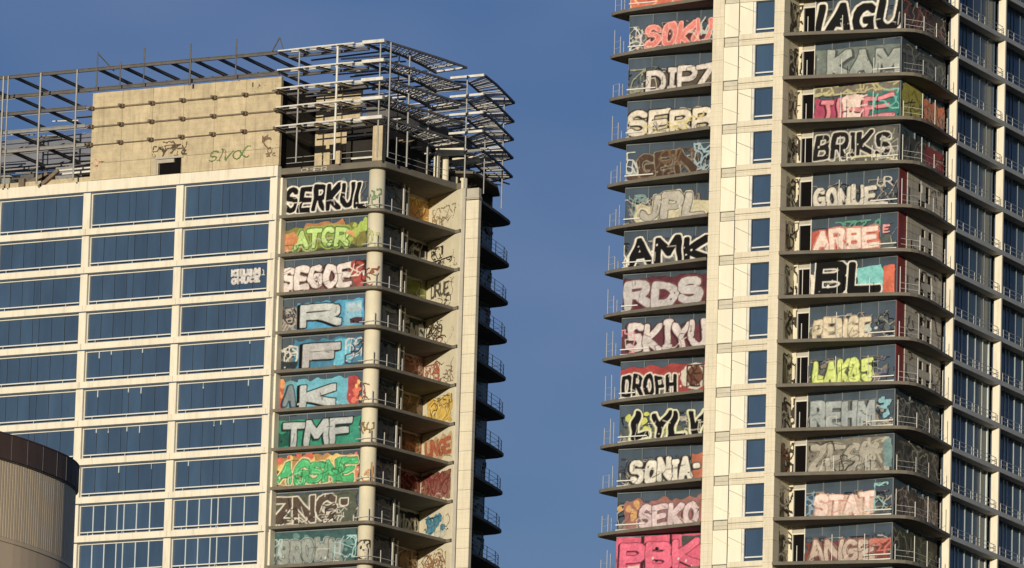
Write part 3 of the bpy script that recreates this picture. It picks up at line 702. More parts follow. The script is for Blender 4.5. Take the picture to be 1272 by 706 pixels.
# right-hand ledges: five levels of ladder frames wrapping the corner
OUT = [(.9, -1.0), (4.6, -1.25), (8.1, -1.35), (10.75, -.9), (11.5, 2.6), (12.2, 6.0), (12.75, 9.5)]
INN = [(1.2, .35), (4.9, .2), (8.7, .1), (9.45, 1.0), (9.9, 4.0), (9.9, 7.0), (9.7, 10.0)]
OUT2 = [(9.8, 12.4), (12.9, 12.35), (12.3, 15.7), (11.4, 19.4), (10.7, 22.2), (6.5, 24.0), (2.0, 24.6)]
INN2 = [(8.6, 13.0), (10.6, 13.9), (10.1, 16.4), (9.5, 19.0), (8.8, 21.2), (5.5, 22.6), (2.0, 23.0)]
def poly(m, pts, z, w, h, dz=0):
    for p, q in zip(pts[:-1], pts[1:]): m.bar((*p, z), (*q, z + dz), w, h)
LOUV = mat('louvre_metal', (0.52, 0.49, 0.43), rough=.6, var=.25, scale=1.5)
for li, zl in enumerate(LEV):
    z = AZ + zl + .08
    m = MB()
    m.bar((*OUT[0], z), (*OUT[1], z), .1, .1); m.bar((*OUT[1], z), (*OUT[2], z), .1, .1); m.build("ledge_outer_rail", STEELW if li < 1 else FRAME, LT)
    m = MB(); m.box(8.75, 10.75, -1.25, -.95, z - .12, z + .16); m.build("corner_beam", STEELW, LT, bevel=.02)
    m = MB(); poly(m, OUT[3:], z, .14, .16); m.build("ledge_side_rail", STEELD, LT)
    m = MB(); poly(m, INN[:3], z - .22, .2, .2); m.build("ledge_inner_rail", STEELD, LT)
    xs = [(1.6, 3.0), (3.3, 5.35), (5.7, 7.3), (7.5, 8.8)]
    for x0, x1 in xs:       # white sleeves on the inner rail
        m = MB(); m.bar((x0, -.02, z + .16), (x1, -.10, z + .16), .12, .34); m.build("white_sleeve", STEELW, LT, bevel=.03)
    m = MB(); poly(m, INN[3:], z - .05, .18, .22); m.build("ledge_inner_rail", STEELD, LT)
    for (p, q) in ((OUT[0], (1.2, 4.8)), (lerp(OUT[0], OUT[1], .55), (3.1, .6)), (OUT[1], (5.3, .4)), (lerp(OUT[1], OUT[2], .6), (7.4, .3)), ((8.9, -1.1), (9.3, 1.2))):
        m = MB(); ibeam(m, (*p, z - .1), (*q, z - .15), .18, .14); m.build("outrigger", STEELB if li > 1 else STEELD, LT)
    for t in (3.45, 4.3, 5.15, 6.0):
        i = int(t); p = lerp(OUT[i], OUT[min(i + 1, 6)], t - i); q = lerp(INN[i], INN[min(i + 1, 6)], t - i)
        m = MB(); m.bar((*p, z), (*q, z - .05), .08, .08); m.build("rung", STEELG if (int(t * 7) + li) % 2 else FRAME, LT)
    for off in (.35, .7):    # longitudinal wires between rails
        m = MB(); poly(m, [lerp(OUT[i], INN[i], off) for i in range(3, 7)], z, .05, .05); m.build("ledge_wire", STEELG, LT)
    # rear right frame
    m = MB(); m.bar((*OUT2[0], z), (*OUT2[1], z), .16, .2); m.build("corner_beam", STEELW if li < 4 else STEELG, LT)
    m = MB(); poly(m, OUT2[1:], z, .16, .16); m.build("ledge_side_rail", STEELD, LT)
    m = MB(); poly(m, INN2, z - .05, .14, .16); m.build("ledge_inner_rail", STEELD, LT)
    for t in (1.5, 2.3, 3.1, 3.9, 4.8):
        i = int(t); p = lerp(OUT2[i], OUT2[min(i + 1, 6)], t - i); q = lerp(INN2[i], INN2[min(i + 1, 6)], t - i)
        m = MB(); m.bar((*p, z), (*q, z - .05), .06, .06); m.build("rung", RAILG, LT)
    m = MB(); m.bar((*INN[6], z), (*OUT[6], z), .16, .18); m.build("corner_beam", STEELW if li in (0, 2) else STEELG, LT)
    # louvre blades across the ladder frames, facing the sun
    for (A_, B_, i0, i1, st) in ((OUT, INN, 3, 6, .13), (OUT2, INN2, 1, 5, .13)):
        t = i0 + .1
        while t < i1:
            ii = int(t); p = lerp(A_[ii], A_[ii + 1], t - ii); q = lerp(B_[ii], B_[ii + 1], t - ii)
            if random.random() < .86:
                m = MB(); m.bar((*p, z - .02), (*q, z - .04), .04, random.choice((.07, .10, .13))); m.build("louvre_blade", LOUV if random.random() < .8 else FRAME, LT)
            t += st * random.uniform(.8, 1.25)
    for f_ in (.3, .62):
        m = MB(); poly(m, [lerp(OUT[i], INN[i], f_) for i in range(0, 4)], z - .02, .05, .05); m.build("louvre_slat", LOUV, LT)
    # cross beams inside the crown
    for q in range(17):
        y = 1.0 + q * 1.3 + random.uniform(-.6, .6)
        x0 = random.uniform(2.2, 6.5); x1 = random.uniform(8.8, 9.7)
        m = MB(); m.bar((x0, y, z - random.uniform(.1, .5)), (x1, y, z - random.uniform(.1, .4)), random.choice((.09, .12, .16)), .12)
        m.build("cross_beam", random.choice([STEELG, STEELD, FRAME, STEELG, STEELB]), LT)
for (x, y, r_) in ((2.9, -1.0, .07), (6.4, -1.0, .09), (10.25, -.85, .07), (10.95, -.4, .07), (10.75, 3.3, .08), (10.2, 7.9, .08), (11.6, 11.9, .07), (9.4, 4.0, .06), (12.1, 14.4, .05), (10.9, 20.0, .06)):
    m = MB(); m.tube((x, y, RZ - .05), (x, y, AZ + (10.2 if r_ != .05 else 5.5)), r_, 8); m.build("post", STEELG if x != 6.4 else FRAME, LT)
# concrete behind the ledges
m = MB(); m.box(9.05, 9.5, .55, 1.0, RZ - .01, AZ + 3.75); m.box(9.5, 9.95, .62, 1.1, RZ - .01, AZ + 3.7); m.build("crown_column", BOXC, LT)
m = MB()
m.box(.8, 4.9, 6.0, 6.4, AZ + 3.2, AZ + 8.3); m.box(.8, 2.2, 6.0, 6.4, RZ, AZ + 3.2); m.box(4.2, 4.9, 6.0, 6.4, RZ, AZ + 3.2)
m.box(2.9, 3.3, 5.7, 6.0, RZ, AZ + 8.4)
m.build("lift_core_wall", BOXC, LT)
m = MB(); m.box(2.2, 4.4, 6.45, 6.6, RZ, AZ + 3.3); m.build("opening", DARKOPEN, LT)
m = MB(); m.box(5.0, 8.4, 3.6, 12.0, RZ, AZ + 5.2); m.build("dark_interior_box", BODY, LT)  # dark-coloured box stands in for the shaded void inside the crown
m = MB(); m.box(5.6, 8.6, 3.3, 3.45, RZ + .95, RZ + 1.1); m.build("pipe", STEELW, LT)
m = MB(); m.box(6.0, 8.0, 5.0, 20, AZ + 4.6, AZ + 6.8); m.build("plant_screen_band", mat("dark_grey_screen", (0.12, 0.115, 0.11)), LT)
for (x, y, w_, h_) in ((9.7, 10.6, .38, 2.7), (9.75, 11.9, .5, 2.7), (9.4, 14.3, .5, 1.5), (9.6, 15.6, .5, 2.2), (9.0, 17.6, .35, 1.6), (9.2, 19.0, .35, 1.4)):
    m = MB()
    if w_ == .5: m.tube((x, y, RZ), (x, y, RZ + h_), .34, 14)
    else: m.box(x - w_ / 2, x + w_ / 2, y - w_ / 2, y + w_ / 2, RZ, RZ + h_)
    m.build("crown_column", PWALL, LT)
m = MB(); m.bar((9.3, 11.2, RZ + 2.95), (11.5, 11.9, RZ + 3.0), .5, .55); m.build("concrete_beam", PWALL, LT)
m = MB(); m.bar((9.0, 14.9, RZ + 2.95), (11.4, 14.7, RZ + 2.95), .5, .55); m.build("concrete_beam", PWALL, LT)
m = MB(); m.prism([(6.9, 12.5), (11.2, 14.6), (10.5, 20), (9.2, 23), (4, 23.4), (4, 12.5)], RZ + 1.75, RZ + 1.95); m.build("upper_slab", SLAB, LT)
m = MB(); m.box(4.0, 8.8, 15.5, 22.5, RZ, RZ + 1.75); m.build("dark_interior_box", BODY, LT)
for q in range(58):
    y = random.uniform(12.5, 22.5); x = random.uniform(6.5, 8.6) ; z = RZ + random.uniform(.4, 5.0)
    t = random.uniform(-.9, .9)
    m = MB(); m.bar((x, y, z), (x + math.cos(t) * 1.6, y + math.sin(t) * 2.2, z + random.uniform(-.5, .5)), random.uniform(.06, .13)); m.build("loose_bar", random.choice([STEELD, STEELD, STEELG, FRAME]), LT)
# low rail on the roof slab
m = MB()
pp = [(1.0, .9), (4.5, .8), (8.6, .8), (9.8, 1.3), (10.5, 5), (11.3, 9.5)]
for zz in (.45, .9):
    for p, q in zip(pp[:-1], pp[1:]): m.bar((*p, RZ + zz), (*q, RZ + zz), .03)
m.build("wire_railing", RAILG, LT)
sheet("graffiti", LT, (2.4, .55), (5.4, .55), AZ + .24, AZ + .72, [T("CHER", .05, .85, .05, .95, (214, 204, 180), (120, 104, 80), None, w=.1, ow=.01)], .03, .05)
# white tag on the third window bay
sheet("graffiti", LT, (-BAY + 5.2, .44), (-.35, .44), lz(3) + 1.35, lz(3) + 2.65, [T("KEUSM", .0, .86, .5, 1.0, (214, 208, 200), (150, 148, 150), None, w=.2, ow=.01, wob=.03), T("OHUCE", .02, .86, .02, .5, (206, 200, 194), (140, 140, 144), None, w=.2, ow=.01, wob=.03), ('scr', 2, (214, 208, 200), .05, .9, .98, .5, .9)], .03, .05, label="small white two-line tag sprayed on a window")

# ================================================================== RIGHT TOWER
CO = (18.26674, 577.60654); CZ = 142.31747 + EYE
RT = link("glass_tower", None, None, (CO[0], CO[1], 0), (0, 0, TH))
tag(RT, "taller tower on the right with cream core strip between two stacks of spray-painted balconies", "tower")
def sz(k): return CZ - 3.37 - FL * k          # balcony floor surface below wall k
K0, K1 = -3, 15
ZB = sz(K1)
CF = -3.8
ba = MB()
ba.prism([(-10.55, -1.55), (-2.6, -1.6), (-2.6, CF + .55), (2.4, CF + .55), (2.4, -1.0), (10.5, -1.0), (10.6, 6.5), (11.1, 6.6), (11.1, 33), (-10, 33)], 0, sz(K0) + 3)
ba.build("tower_core", BODY, RT)
m = MB(); m.prism([(-12, -1.9), (-2.9, CF + .1), (2.6, CF + .1), (11.8, -1.6), (11.8, 33), (-11.5, 33)], 0.01, ZB - .4); m.build("lower_wall", CLAD, RT)
RO = [(2.72, -4.0), (6.0, -3.4), (9.0, -2.78), (10.9, -2.36), (11.55, -2.15), (12.05, -1.8), (12.35, -1.2), (12.47, -.4), (12.49, .4), (12.4, 1.8), (12.2, 3.5), (11.97, 6.1), (10.6, 6.2), (10.6, 0), (2.72, 0)]
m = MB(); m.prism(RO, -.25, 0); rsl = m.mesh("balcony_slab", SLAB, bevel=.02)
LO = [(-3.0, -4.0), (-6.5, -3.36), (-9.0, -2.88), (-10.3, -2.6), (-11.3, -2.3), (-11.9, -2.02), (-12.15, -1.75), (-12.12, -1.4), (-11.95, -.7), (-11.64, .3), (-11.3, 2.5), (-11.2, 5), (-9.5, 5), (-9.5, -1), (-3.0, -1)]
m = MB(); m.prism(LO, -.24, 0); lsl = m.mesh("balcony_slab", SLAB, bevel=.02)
m = MB(); m.box(10.7, 11.955, 6.22, 33, -.36, 0); fsc = m.mesh("fascia", SLABR, bevel=.02)
m = MB(); m.box(11.5, 11.9, 6.3, 33, -.5, -.365); m.build  # soffit lip
for k in range(K0, K1 + 1):
    link("balcony_slab", rsl, RT, (0, 0, sz(k)))
    link("balcony_slab", lsl, RT, (0, 0, sz(k)))
    link("fascia", fsc, RT, (0, 0, sz(k)))
# flank columns
for b0 in (5.97, 5.97 + 8.54, 5.97 + 17.08):
    m = MB(); m.box(11.36, 11.93, b0, b0 + .22, ZB - 1, sz(K0) + 3.2); m.build("flank_column", CLAD, RT, bevel=.02)
# flank windows: window > mullions, pane
FN = 7; bw = 8.55 - .62
fo = [0, 1.0, 2.05, 2.6, 3.6, 4.8, 5.95, 7]
m = MB(); Hh = FL - .36
m.box(11.06, 11.2, 0, .08, 0, Hh); m.box(11.06, 11.2, bw - .08, bw, 0, Hh); m.box(11.06, 11.22, .08, bw - .08, 0, .08); m.box(11.06, 11.22, .08, bw - .08, Hh - .08, Hh)
fwin = m.mesh("window", MULD)
fp = []
for i in range(FN):
    m = MB(); m.box(11.1, 11.13, fo[i] * bw / 7 + .04, fo[i + 1] * bw / 7 - .04, .08, Hh - .08); fp.append(m.mesh("pane", GLR))
fm = {}
for key, mm, w_ in (('d', mat("slate_mullion", (0.10, 0.13, 0.16), rough=.4), .06), ('m', mat("mid_mullion", (0.22, 0.26, 0.28), rough=.4), .08), ('l', MULL, .14)):
    m = MB()
    for i in range(1, FN): m.box(11.14, 11.175, fo[i] * bw / 7 - w_ / 2, fo[i] * bw / 7 + w_ / 2, .08, Hh - .08)
    if key == 'l': m.box(11.14, 11.24, .10, .26, .08, Hh - .08); m.box(11.14, 11.24, bw - .28, bw - .12, .08, Hh - .08)
    fm[key] = m.mesh("mullions", mm)
m = MB()
for zz in (.30, .60): m.box(11.86, 11.89, .15, bw - .1, zz - .018, zz + .018)
for i in (0.2, 1.25, 3.4, 4.5, 6.9, 7.6): m.box(11.85, 11.89, i, i + .05, 0, .62)
frail = m.mesh("guard_rail", RAILG)
for k in range(K0 + 1, K1):
    for j in range(2):
        b0 = 5.75 + .62 + j * 8.55
        w_ = link("window", fwin, RT, (0, b0, sz(k)))
        if j == 0 or k < 13:
            for i in range(FN): link("pane", fp[i], w_)
        else: link("pane", fp[3], w_)
        link("mullions", fm['d' if k < 2 else ('m' if k < 7 else 'l')], w_)
        link("guard_rail", frail, RT, (0, b0, sz(k)))
# spare third bay on the flank outside the frame
m = MB(); m.box(11.1, 11.13, 5.75 + .62 + 17.1, 33, ZB, sz(K0) + 3); m.build("flank_glazing", GLR, RT)

# cream core strip
m = MB()
zt = sz(K0) + 3
def stack(x0, x1, b0, b1, ph, mat_, name, bev=.01, off=0.0):
    z = sz(K0) + 3.2 + off
    while z > ZB - 1:
        m = MB(); m.box(x0, x1, b0, b1, z - ph + .025, z); m.build(name, mat_, RT, bevel=bev); z -= ph
stack(-2.97, -2.07, CF, CF + 1.0, 1.6, CLAD2, "cladding_panel")
stack(1.90, 2.68, CF, CF + 1.0, 1.6, CLAD2, "cladding_panel")
m = MB(); m.box(-2.9, -2.1, CF + .05, CF + .9, ZB - 1, zt); m.box(1.95, 2.62, CF + .05, CF + .9, ZB - 1, zt); m.build("core_pier", CLAD, RT)
m = MB(); m.box(2.6, 2.66, CF + .9, -1.0, ZB - 1, zt); m.build("core_return_wall", PWALL, RT)
for k in range(K0 + 1, K1):
    ztop = CZ - .88 - FL * k + 0.07; zbot = ztop - 2.36; znext = ztop - FL
    # spandrel under the window
    m = MB(); m.box(-.90, 1.895, CF + .05, CF + .5, znext + .44, zbot); m.build("spandrel_panel", CLAD2, RT, bevel=.015)
    m = MB(); m.box(-.90, 1.895, CF + .07, CF + .5, znext + .0, znext + .415); m.build("spandrel_panel", CLAD2, RT, bevel=.015)
    # tall pale panels left of the window
    m = MB(); m.box(-.90, .15, CF + .12, CF + .5, zbot + .01, ztop - .01); m.build("inner_panel", PANELB, RT, bevel=.01)
    m = MB(); m.box(-2.065, -.93, CF + .06, CF + .5, ztop - 2.46, ztop - .02 + .0); m.build("inner_panel", PANELB, RT, bevel=.01)
    m = MB(); m.box(-2.03, -.95, CF + .11, CF + .5, ztop + .02, ztop + .66); m.build("vent_panel", GREYP, RT, bevel=.01)
    m = MB(); m.box(-2.065, -.93, CF + .04, CF + .5, ztop - 2.50, ztop - 2.47 + .0); m.build("joint_trim", FRAME, RT)
    # core window
    m = MB(); m.box(.36, .40, CF + .22, CF + .5, zbot, ztop); m.box(1.86, 1.895, CF + .22, CF + .5, zbot, ztop); m.box(.40, 1.86, CF + .26, CF + .5, zbot, zbot + .05); m.box(.40, 1.86, CF + .26, CF + .5, ztop - .05, ztop)
    cw_ = m.build("core_window", MULD, RT)
    m = MB(); m.box(.40, 1.86, CF + .36, CF + .40, zbot + .05, ztop - .05); m.build("glass_panel", GLA, cw_)
    m = MB(); m.box(.42, 1.86, CF + .18, CF + .24, zbot + .24, zbot + .34); m.build("guard_rail", RAILW, cw_)
    m = MB(); m.box(.17, .355, CF + .16, CF + .5, zbot + .01, ztop - .01); m.build("window_jamb", STEELW, cw_)
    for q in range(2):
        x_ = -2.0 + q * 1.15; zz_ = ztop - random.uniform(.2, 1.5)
        m = MB(); m.bar((x_, CF - .02, zz_), (x_ + 1.25, CF - .02, zz_ - random.uniform(.45, .75)), .022); m.build("shadow_streak", GREYP, RT)  # thin bars added to draw the diagonal shadow streaks on the panels
m = MB(); m.tube((-.915, CF + .06, ZB - 1), (-.915, CF + .06, zt), .022, 6); m.build("vertical_cable", STEELD, RT)
m = MB()
for k in range(K0 + 1, K1): m.box(-2.05, 1.89, CF + .07, CF + .09, CZ - .88 - FL * k + .36, CZ - .88 - FL * k + .375)
m.build("horizontal_wires", STEELG, RT)

RL = {
 -1: [('bg', (206, 92, 52), .0, 1, .0, 1, .1), ('scr', 10, (240, 170, 110), .06, 0, 1, 0, 1), ('scr', 8, (120, 40, 20), .05, 0, 1, 0, 1)],
 0: [('bg', (84, 40, 40), .2, .97, .08, .5, .2), T("SOKU", .18, .94, .08, .76, (222, 112, 98), (238, 178, 164), (110, 50, 46), w=.10, ow=.06, hw=.05, wob=.12, sl=.15), ('scr', 5, (200, 206, 200), .06, .0, .15, .1, .7), ('scr', 4, (190, 200, 190), .05, .85, 1, .2, .8), ('scr', 4, (220, 210, 190), .03, .2, .9, .0, .15)],
 1: [('scr', 9, (150, 150, 124), .07, .03, .2, .1, .7), ('bg', (90, 78, 66), .2, 1.0, .02, .62, .1), T("DIPZ", .22, 1.04, .04, .72, (212, 202, 192), (56, 48, 44), None, w=.12, ow=.06, wob=.03)],
 2: [('bg', (196, 184, 146), .0, 1, .0, .72, .15), T("SERB", .01, 1.03, .04, .78, (220, 208, 186), (40, 36, 34), None, w=.12, ow=.08, wob=.05), ('scr', 6, (210, 190, 90), .04, .2, .9, .1, .6)],
 3: [('bg', (96, 70, 54), .02, .4, .0, .25, .1), T("GEN", .12, .84, .08, .82, (74, 54, 40), (150, 138, 116), None, w=.13, ow=.06, wob=.09), ('scr', 7, (150, 176, 186), .06, .8, 1, .2, .9), ('scr', 5, (196, 200, 196), .05, .0, .14, .2, .8), ('scr', 10, (110, 84, 60), .05, .15, .8, .1, .8)],
 4: [('bg', (196, 186, 150), .12, .98, .02, .5, .25), T("JPL", .16, .96, .08, .84, (180, 174, 160), (46, 42, 40), (214, 206, 178), w=.16, ow=.06, hw=.07, wob=.10), ('scr', 5, (120, 150, 150), .05, .05, .25, .3, .8)],
 5: [T("AMK", .06, 1.0, .06, .84, BLK, WHT, None, w=.15, ow=.12, wob=.05), ('scr', 3, WHT, .06, .0, .06, .1, .7)],
 6: [('bg', (92, 36, 48), .0, 1, .0, .9, .12), T("RDS", .04, .96, .08, .88, (190, 184, 182), (84, 34, 44), (120, 60, 66), w=.16, ow=.06, hw=.05, wob=.07)],
 7: [('bg', (100, 44, 54), .0, 1, .0, .7, .2), T("SKIYU", .06, 1.02, .06, .86, (206, 196, 192), (90, 42, 50), None, w=.125, ow=.07, wob=.09), ('scr', 4, (214, 140, 150), .05, .0, .15, .1, .7)],
 8: [('bg', (160, 38, 34), .0, 1, .45, .84, .12), ('bg', (150, 44, 38), .5, 1, .0, .8, .12), T("DROPH", .02, .66, .06, .70, BLK, (226, 216, 200), None, w=.11, ow=.09, wob=.08), ('spl', 1, (206, 196, 180), 1.35, .87, .88, .5, .52), ('spl', 1, (110, 66, 46), 1.15, .87, .88, .5, .52), ('scr', 8, (60, 36, 28), .05, .78, .97, .25, .8), ('bg', WHT, .02, .6, .0, .1, .08)],
 9: [('spl', 7, (196, 200, 80), .3, .1, .4, .2, .8), T("LYLV", .14, 1.0, .06, .84, BLK, (226, 222, 196), (200, 206, 110), w=.13, ow=.10, hw=.04, wob=.13, sl=.2)],
 10: [('bg', (176, 92, 60), .86, 1, .05, .8, .15), T("SONIA-", .14, .96, .08, .76, (220, 214, 198), (60, 54, 50), None, w=.13, ow=.07, wob=.07)],
 11: [('bg', (150, 96, 84), .1, 1, .05, .8, .3), ('spl', 6, (204, 150, 80), .3, .02, .3, .2, .8), T("SEKO", .24, .96, .06, .76, (210, 186, 186), (76, 50, 54), (150, 104, 110), w=.13, ow=.05, hw=.05, wob=.05)],
 12: [('bg', (214, 66, 106), .0, 1.0, .0, 1.0, .06), ('bg', (54, 26, 34), .285, .325, .0, 1, .03), ('bg', (54, 26, 34), .62, .65, .3, 1, .03), ('bg', (74, 78, 76), .76, 1, .72, .95, .08), T("PBK", .04, .98, .10, .96, (222, 78, 116), (96, 26, 48), None, w=.14, ow=.05, wob=.03), ('bg', (226, 190, 176), .14, .28, .0, .25, .06), ('spl', 2, BLK, .12, .44, .5, .2, .8)],
 13: [('bg', (120, 80, 70), .0, 1.0, .3, 1.0, .06)],
}
RN = {-1: "orange spray paint", 0: "pink SOKU lettering", 1: "white DIPZ lettering", 2: "cream SERB lettering outlined black", 3: "dark brown lettering", 4: "silver JPL lettering", 5: "black AMK lettering outlined white", 6: "pale RDS lettering on maroon", 7: "pale SKIYU lettering",
      8: "black DROPH lettering on red", 9: "black and white slanted lettering with yellow glow", 10: "cream SONIA lettering", 11: "pinkish SEKO lettering", 12: "hot pink PBK lettering", 13: "brown spray paint"}
RR = {
 -1: [T("|AGU", -.04, 1.0, .02, 1.0, (16, 16, 16), (232, 226, 210), None, w=.13, ow=.15, wob=.04, sl=.14)],
 0: [('bg', (112, 122, 116), .0, 1, .0, .84, .06), T("KAM", .14, 1.0, .06, .86, (158, 164, 156), (46, 52, 52), None, p=7, w=.15, ow=.06, wob=.05, sh=(76, 80, 80), so=(.14, -.1))],
 1: [('bg', (170, 44, 86), .0, .36, .02, .68, .1), ('bg', (226, 196, 184), .34, .75, .02, .74, .2), ('bg', (34, 118, 108), .62, 1, .1, .82, .15), ('bg', (120, 112, 98), .0, 1, .74, 1, .1), ('scr', 14, (190, 182, 130), .05, 0, 1, .78, 1), T("IHE", .05, .96, .06, .72, (214, 120, 130), (110, 26, 56), None, w=.10, ow=.05, wob=.1), ('scr', 7, (226, 206, 190), .06, .35, .75, .02, .6), ('scr', 6, (120, 190, 176), .05, .7, 1, .3, .8)],
 2: [('bg', (94, 92, 84), .0, 1, .0, .98, .06), T("BRIKS", .0, .90, .22, .96, (26, 24, 24), (220, 214, 198), None, w=.11, ow=.08, wob=.08, sl=.12), ('scr', 8, (214, 206, 160), .06, .02, .98, .02, .25), ('scr', 6, (160, 160, 150), .04, .8, 1, .1, .9)],
 3: [T("GONUE", .02, .76, .08, .68, (206, 198, 182), (60, 60, 62), None, w=.12, ow=.05, wob=.06), T("UR", .76, .95, .55, .82, (206, 200, 190), (110, 114, 118), None, w=.07, ow=.01), ('bg', (200, 192, 176), .1, .9, .06, .16, .08), ('bg', (206, 200, 184), .55, .88, .04, .14, .06)],
 4: [('bg', (178, 66, 46), .0, .80, .05, .68, .06), ('scr', 9, (84, 150, 130), .07, .15, .8, .70, .85), T("ARBE", .03, .80, .10, .74, (232, 206, 190), (176, 62, 48), (222, 130, 100), p=7, w=.13, ow=.05, hw=.04, wob=.03), T("E", .84, .93, .5, .72, (232, 150, 150), (200, 110, 110), None, w=.12, ow=.01)],
 5: [('bg', (116, 196, 192), .55, .85, .3, .8, .1), ('bg', (204, 86, 44), .86, .99, .06, .78, .06), ('bg', (226, 214, 196), .0, .15, .05, .7, .2), T("BL", .06, .84, .08, 1.02, (12, 11, 12), (232, 226, 212), None, w=.14, ow=.10, wob=.02, sl=.03, cuts=0, rot=.2, sh=None)],
 6: [T("PENGE", .04, .72, .08, .66, (216, 200, 168), (92, 84, 74), (196, 180, 150), w=.13, ow=.04, hw=.03, wob=.08), ('spl', 3, (190, 200, 190), .25, .68, .8, .3, .6)],
 7: [('bg', (204, 216, 112), .06, .7, .05, .3, .15), T("LAK85", .05, .76, .08, .74, (208, 222, 116), (96, 112, 46), None, w=.125, ow=.05, wob=.06), ('scr', 4, (110, 110, 128), .05, .78, .9, .3, .7), ('bg', WHT, .3, .5, .02, .1, .08)],
 8: [('bg', (110, 112, 110), .0, .8, .02, .80, .05), T("REHM", .04, .80, .06, .84, (160, 168, 168), (70, 82, 82), None, p=7, w=.14, ow=.05, wob=.02, rot=.3), ('spl', 8, (130, 180, 190), .25, .82, .98, .2, .8)],
 9: [('bg', (120, 114, 102), .0, .95, .02, .95, .06), T("ZESK", .02, .80, .10, .92, (164, 158, 144), (50, 48, 44), (180, 174, 160), w=.11, ow=.05, hw=.03, wob=.10, sl=.15), ('scr', 9, (170, 166, 150), .08, .72, .95, .1, .9), ('scr', 6, (50, 48, 44), .05, .0, .95, .0, .9), ('bg', (110, 140, 140), .9, 1, .2, .9, .1)],
 10: [('bg', (206, 176, 158), .12, .80, .10, .64, .15), T("STAT", .10, .80, .10, .72, (230, 204, 192), (190, 112, 92), (206, 168, 150), w=.14, ow=.03, hw=.04, wob=.05), ('scr', 6, (140, 190, 190), .05, .8, 1, .2, .9), ('scr', 6, (110, 150, 180), .05, .0, .1, .1, .8), ('bg', (190, 184, 150), .1, .7, .02, .12, .1)],
 11: [('bg', (120, 52, 46), .0, 1, .05, .62, .2), T("ANGE", .04, .82, .06, .70, (190, 168, 152), (64, 40, 38), (150, 110, 100), w=.12, ow=.05, hw=.05, wob=.09), ('scr', 6, (196, 100, 80), .05, .75, 1, .2, .6)],
 12: [('bg', (104, 100, 90), .0, 1, .1, .9, .2), ('scr', 16, (170, 164, 150), .08, 0, 1, 0, .9)],
 13: [('bg', (104, 100, 90), .0, 1, .1, .9, .2)],
}
RRN = {-1: "large black IAGU lettering outlined white", 0: "grey KAM lettering", 1: "pink, white and teal lettering", 2: "black BRIKS lettering outlined white", 3: "pale GONUE lettering", 4: "pink ARBE lettering on red", 5: "huge black BL lettering outlined white", 6: "cream bubble lettering",
       7: "lime LAK85 lettering", 8: "silver REHM block lettering", 9: "grey ZESK lettering", 10: "pink STAT lettering", 11: "tan ANGE lettering on dark red", 12: "grey spray paint", 13: "grey spray paint"}
RS = {-1: [('bg', (64, 56, 54), 0, 1, 0, .8, .1), ('scr', 22, (160, 92, 80), .06, 0, 1, 0, .85)], 0: [('bg', (70, 74, 72), 0, 1, 0, .85, .1), T("TIEPN", .0, 1.0, .05, .8, (110, 114, 110), (60, 60, 60), None, w=.1, ow=.04), ('scr', 6, (140, 140, 134), .05, 0, 1, 0, .8)],
      1: [('bg', (140, 132, 46), 0, .5, 0, 1, .15), ('bg', (190, 96, 50), .5, 1, 0, .8, .1), ('scr', 9, (80, 80, 30), .06, 0, .5, 0, 1), T("NW", .62, 1, .1, .7, (214, 140, 90), (140, 50, 30), None, w=.1, ow=.03)],
      2: [('bg', (62, 62, 58), 0, .6, 0, .8, .1), ('bg', (110, 34, 36), .55, 1, .0, .75, .1), ('scr', 8, (130, 128, 110), .06, 0, .6, 0, .8)],
      8: [('bg', (64, 64, 58), 0, 1, 0, .8, .1), ('scr', 22, (140, 138, 126), .07, 0, 1, 0, .85)], 9: [('bg', (60, 58, 52), 0, 1, 0, .9, .1), ('scr', 22, (120, 114, 98), .07, 0, 1, 0, .85)],
      10: [('bg', (74, 66, 58), 0, 1, 0, .8, .1), ('scr', 24, (150, 130, 116), .07, 0, 1, 0, .85)], 11: [('bg', (60, 60, 48), 0, 1, 0, .9, .1), ('scr', 16, (116, 116, 84), .08, 0, 1, 0, .85)]}
RG0, RG1 = (3.98, -1.2), (10.72, -1.2)
SG0, SG1 = (10.75, -1.15), (10.95, 6.0)
LG0, LG1 = (-10.68, -1.7), (-3.0, -1.7)
mdoor = None
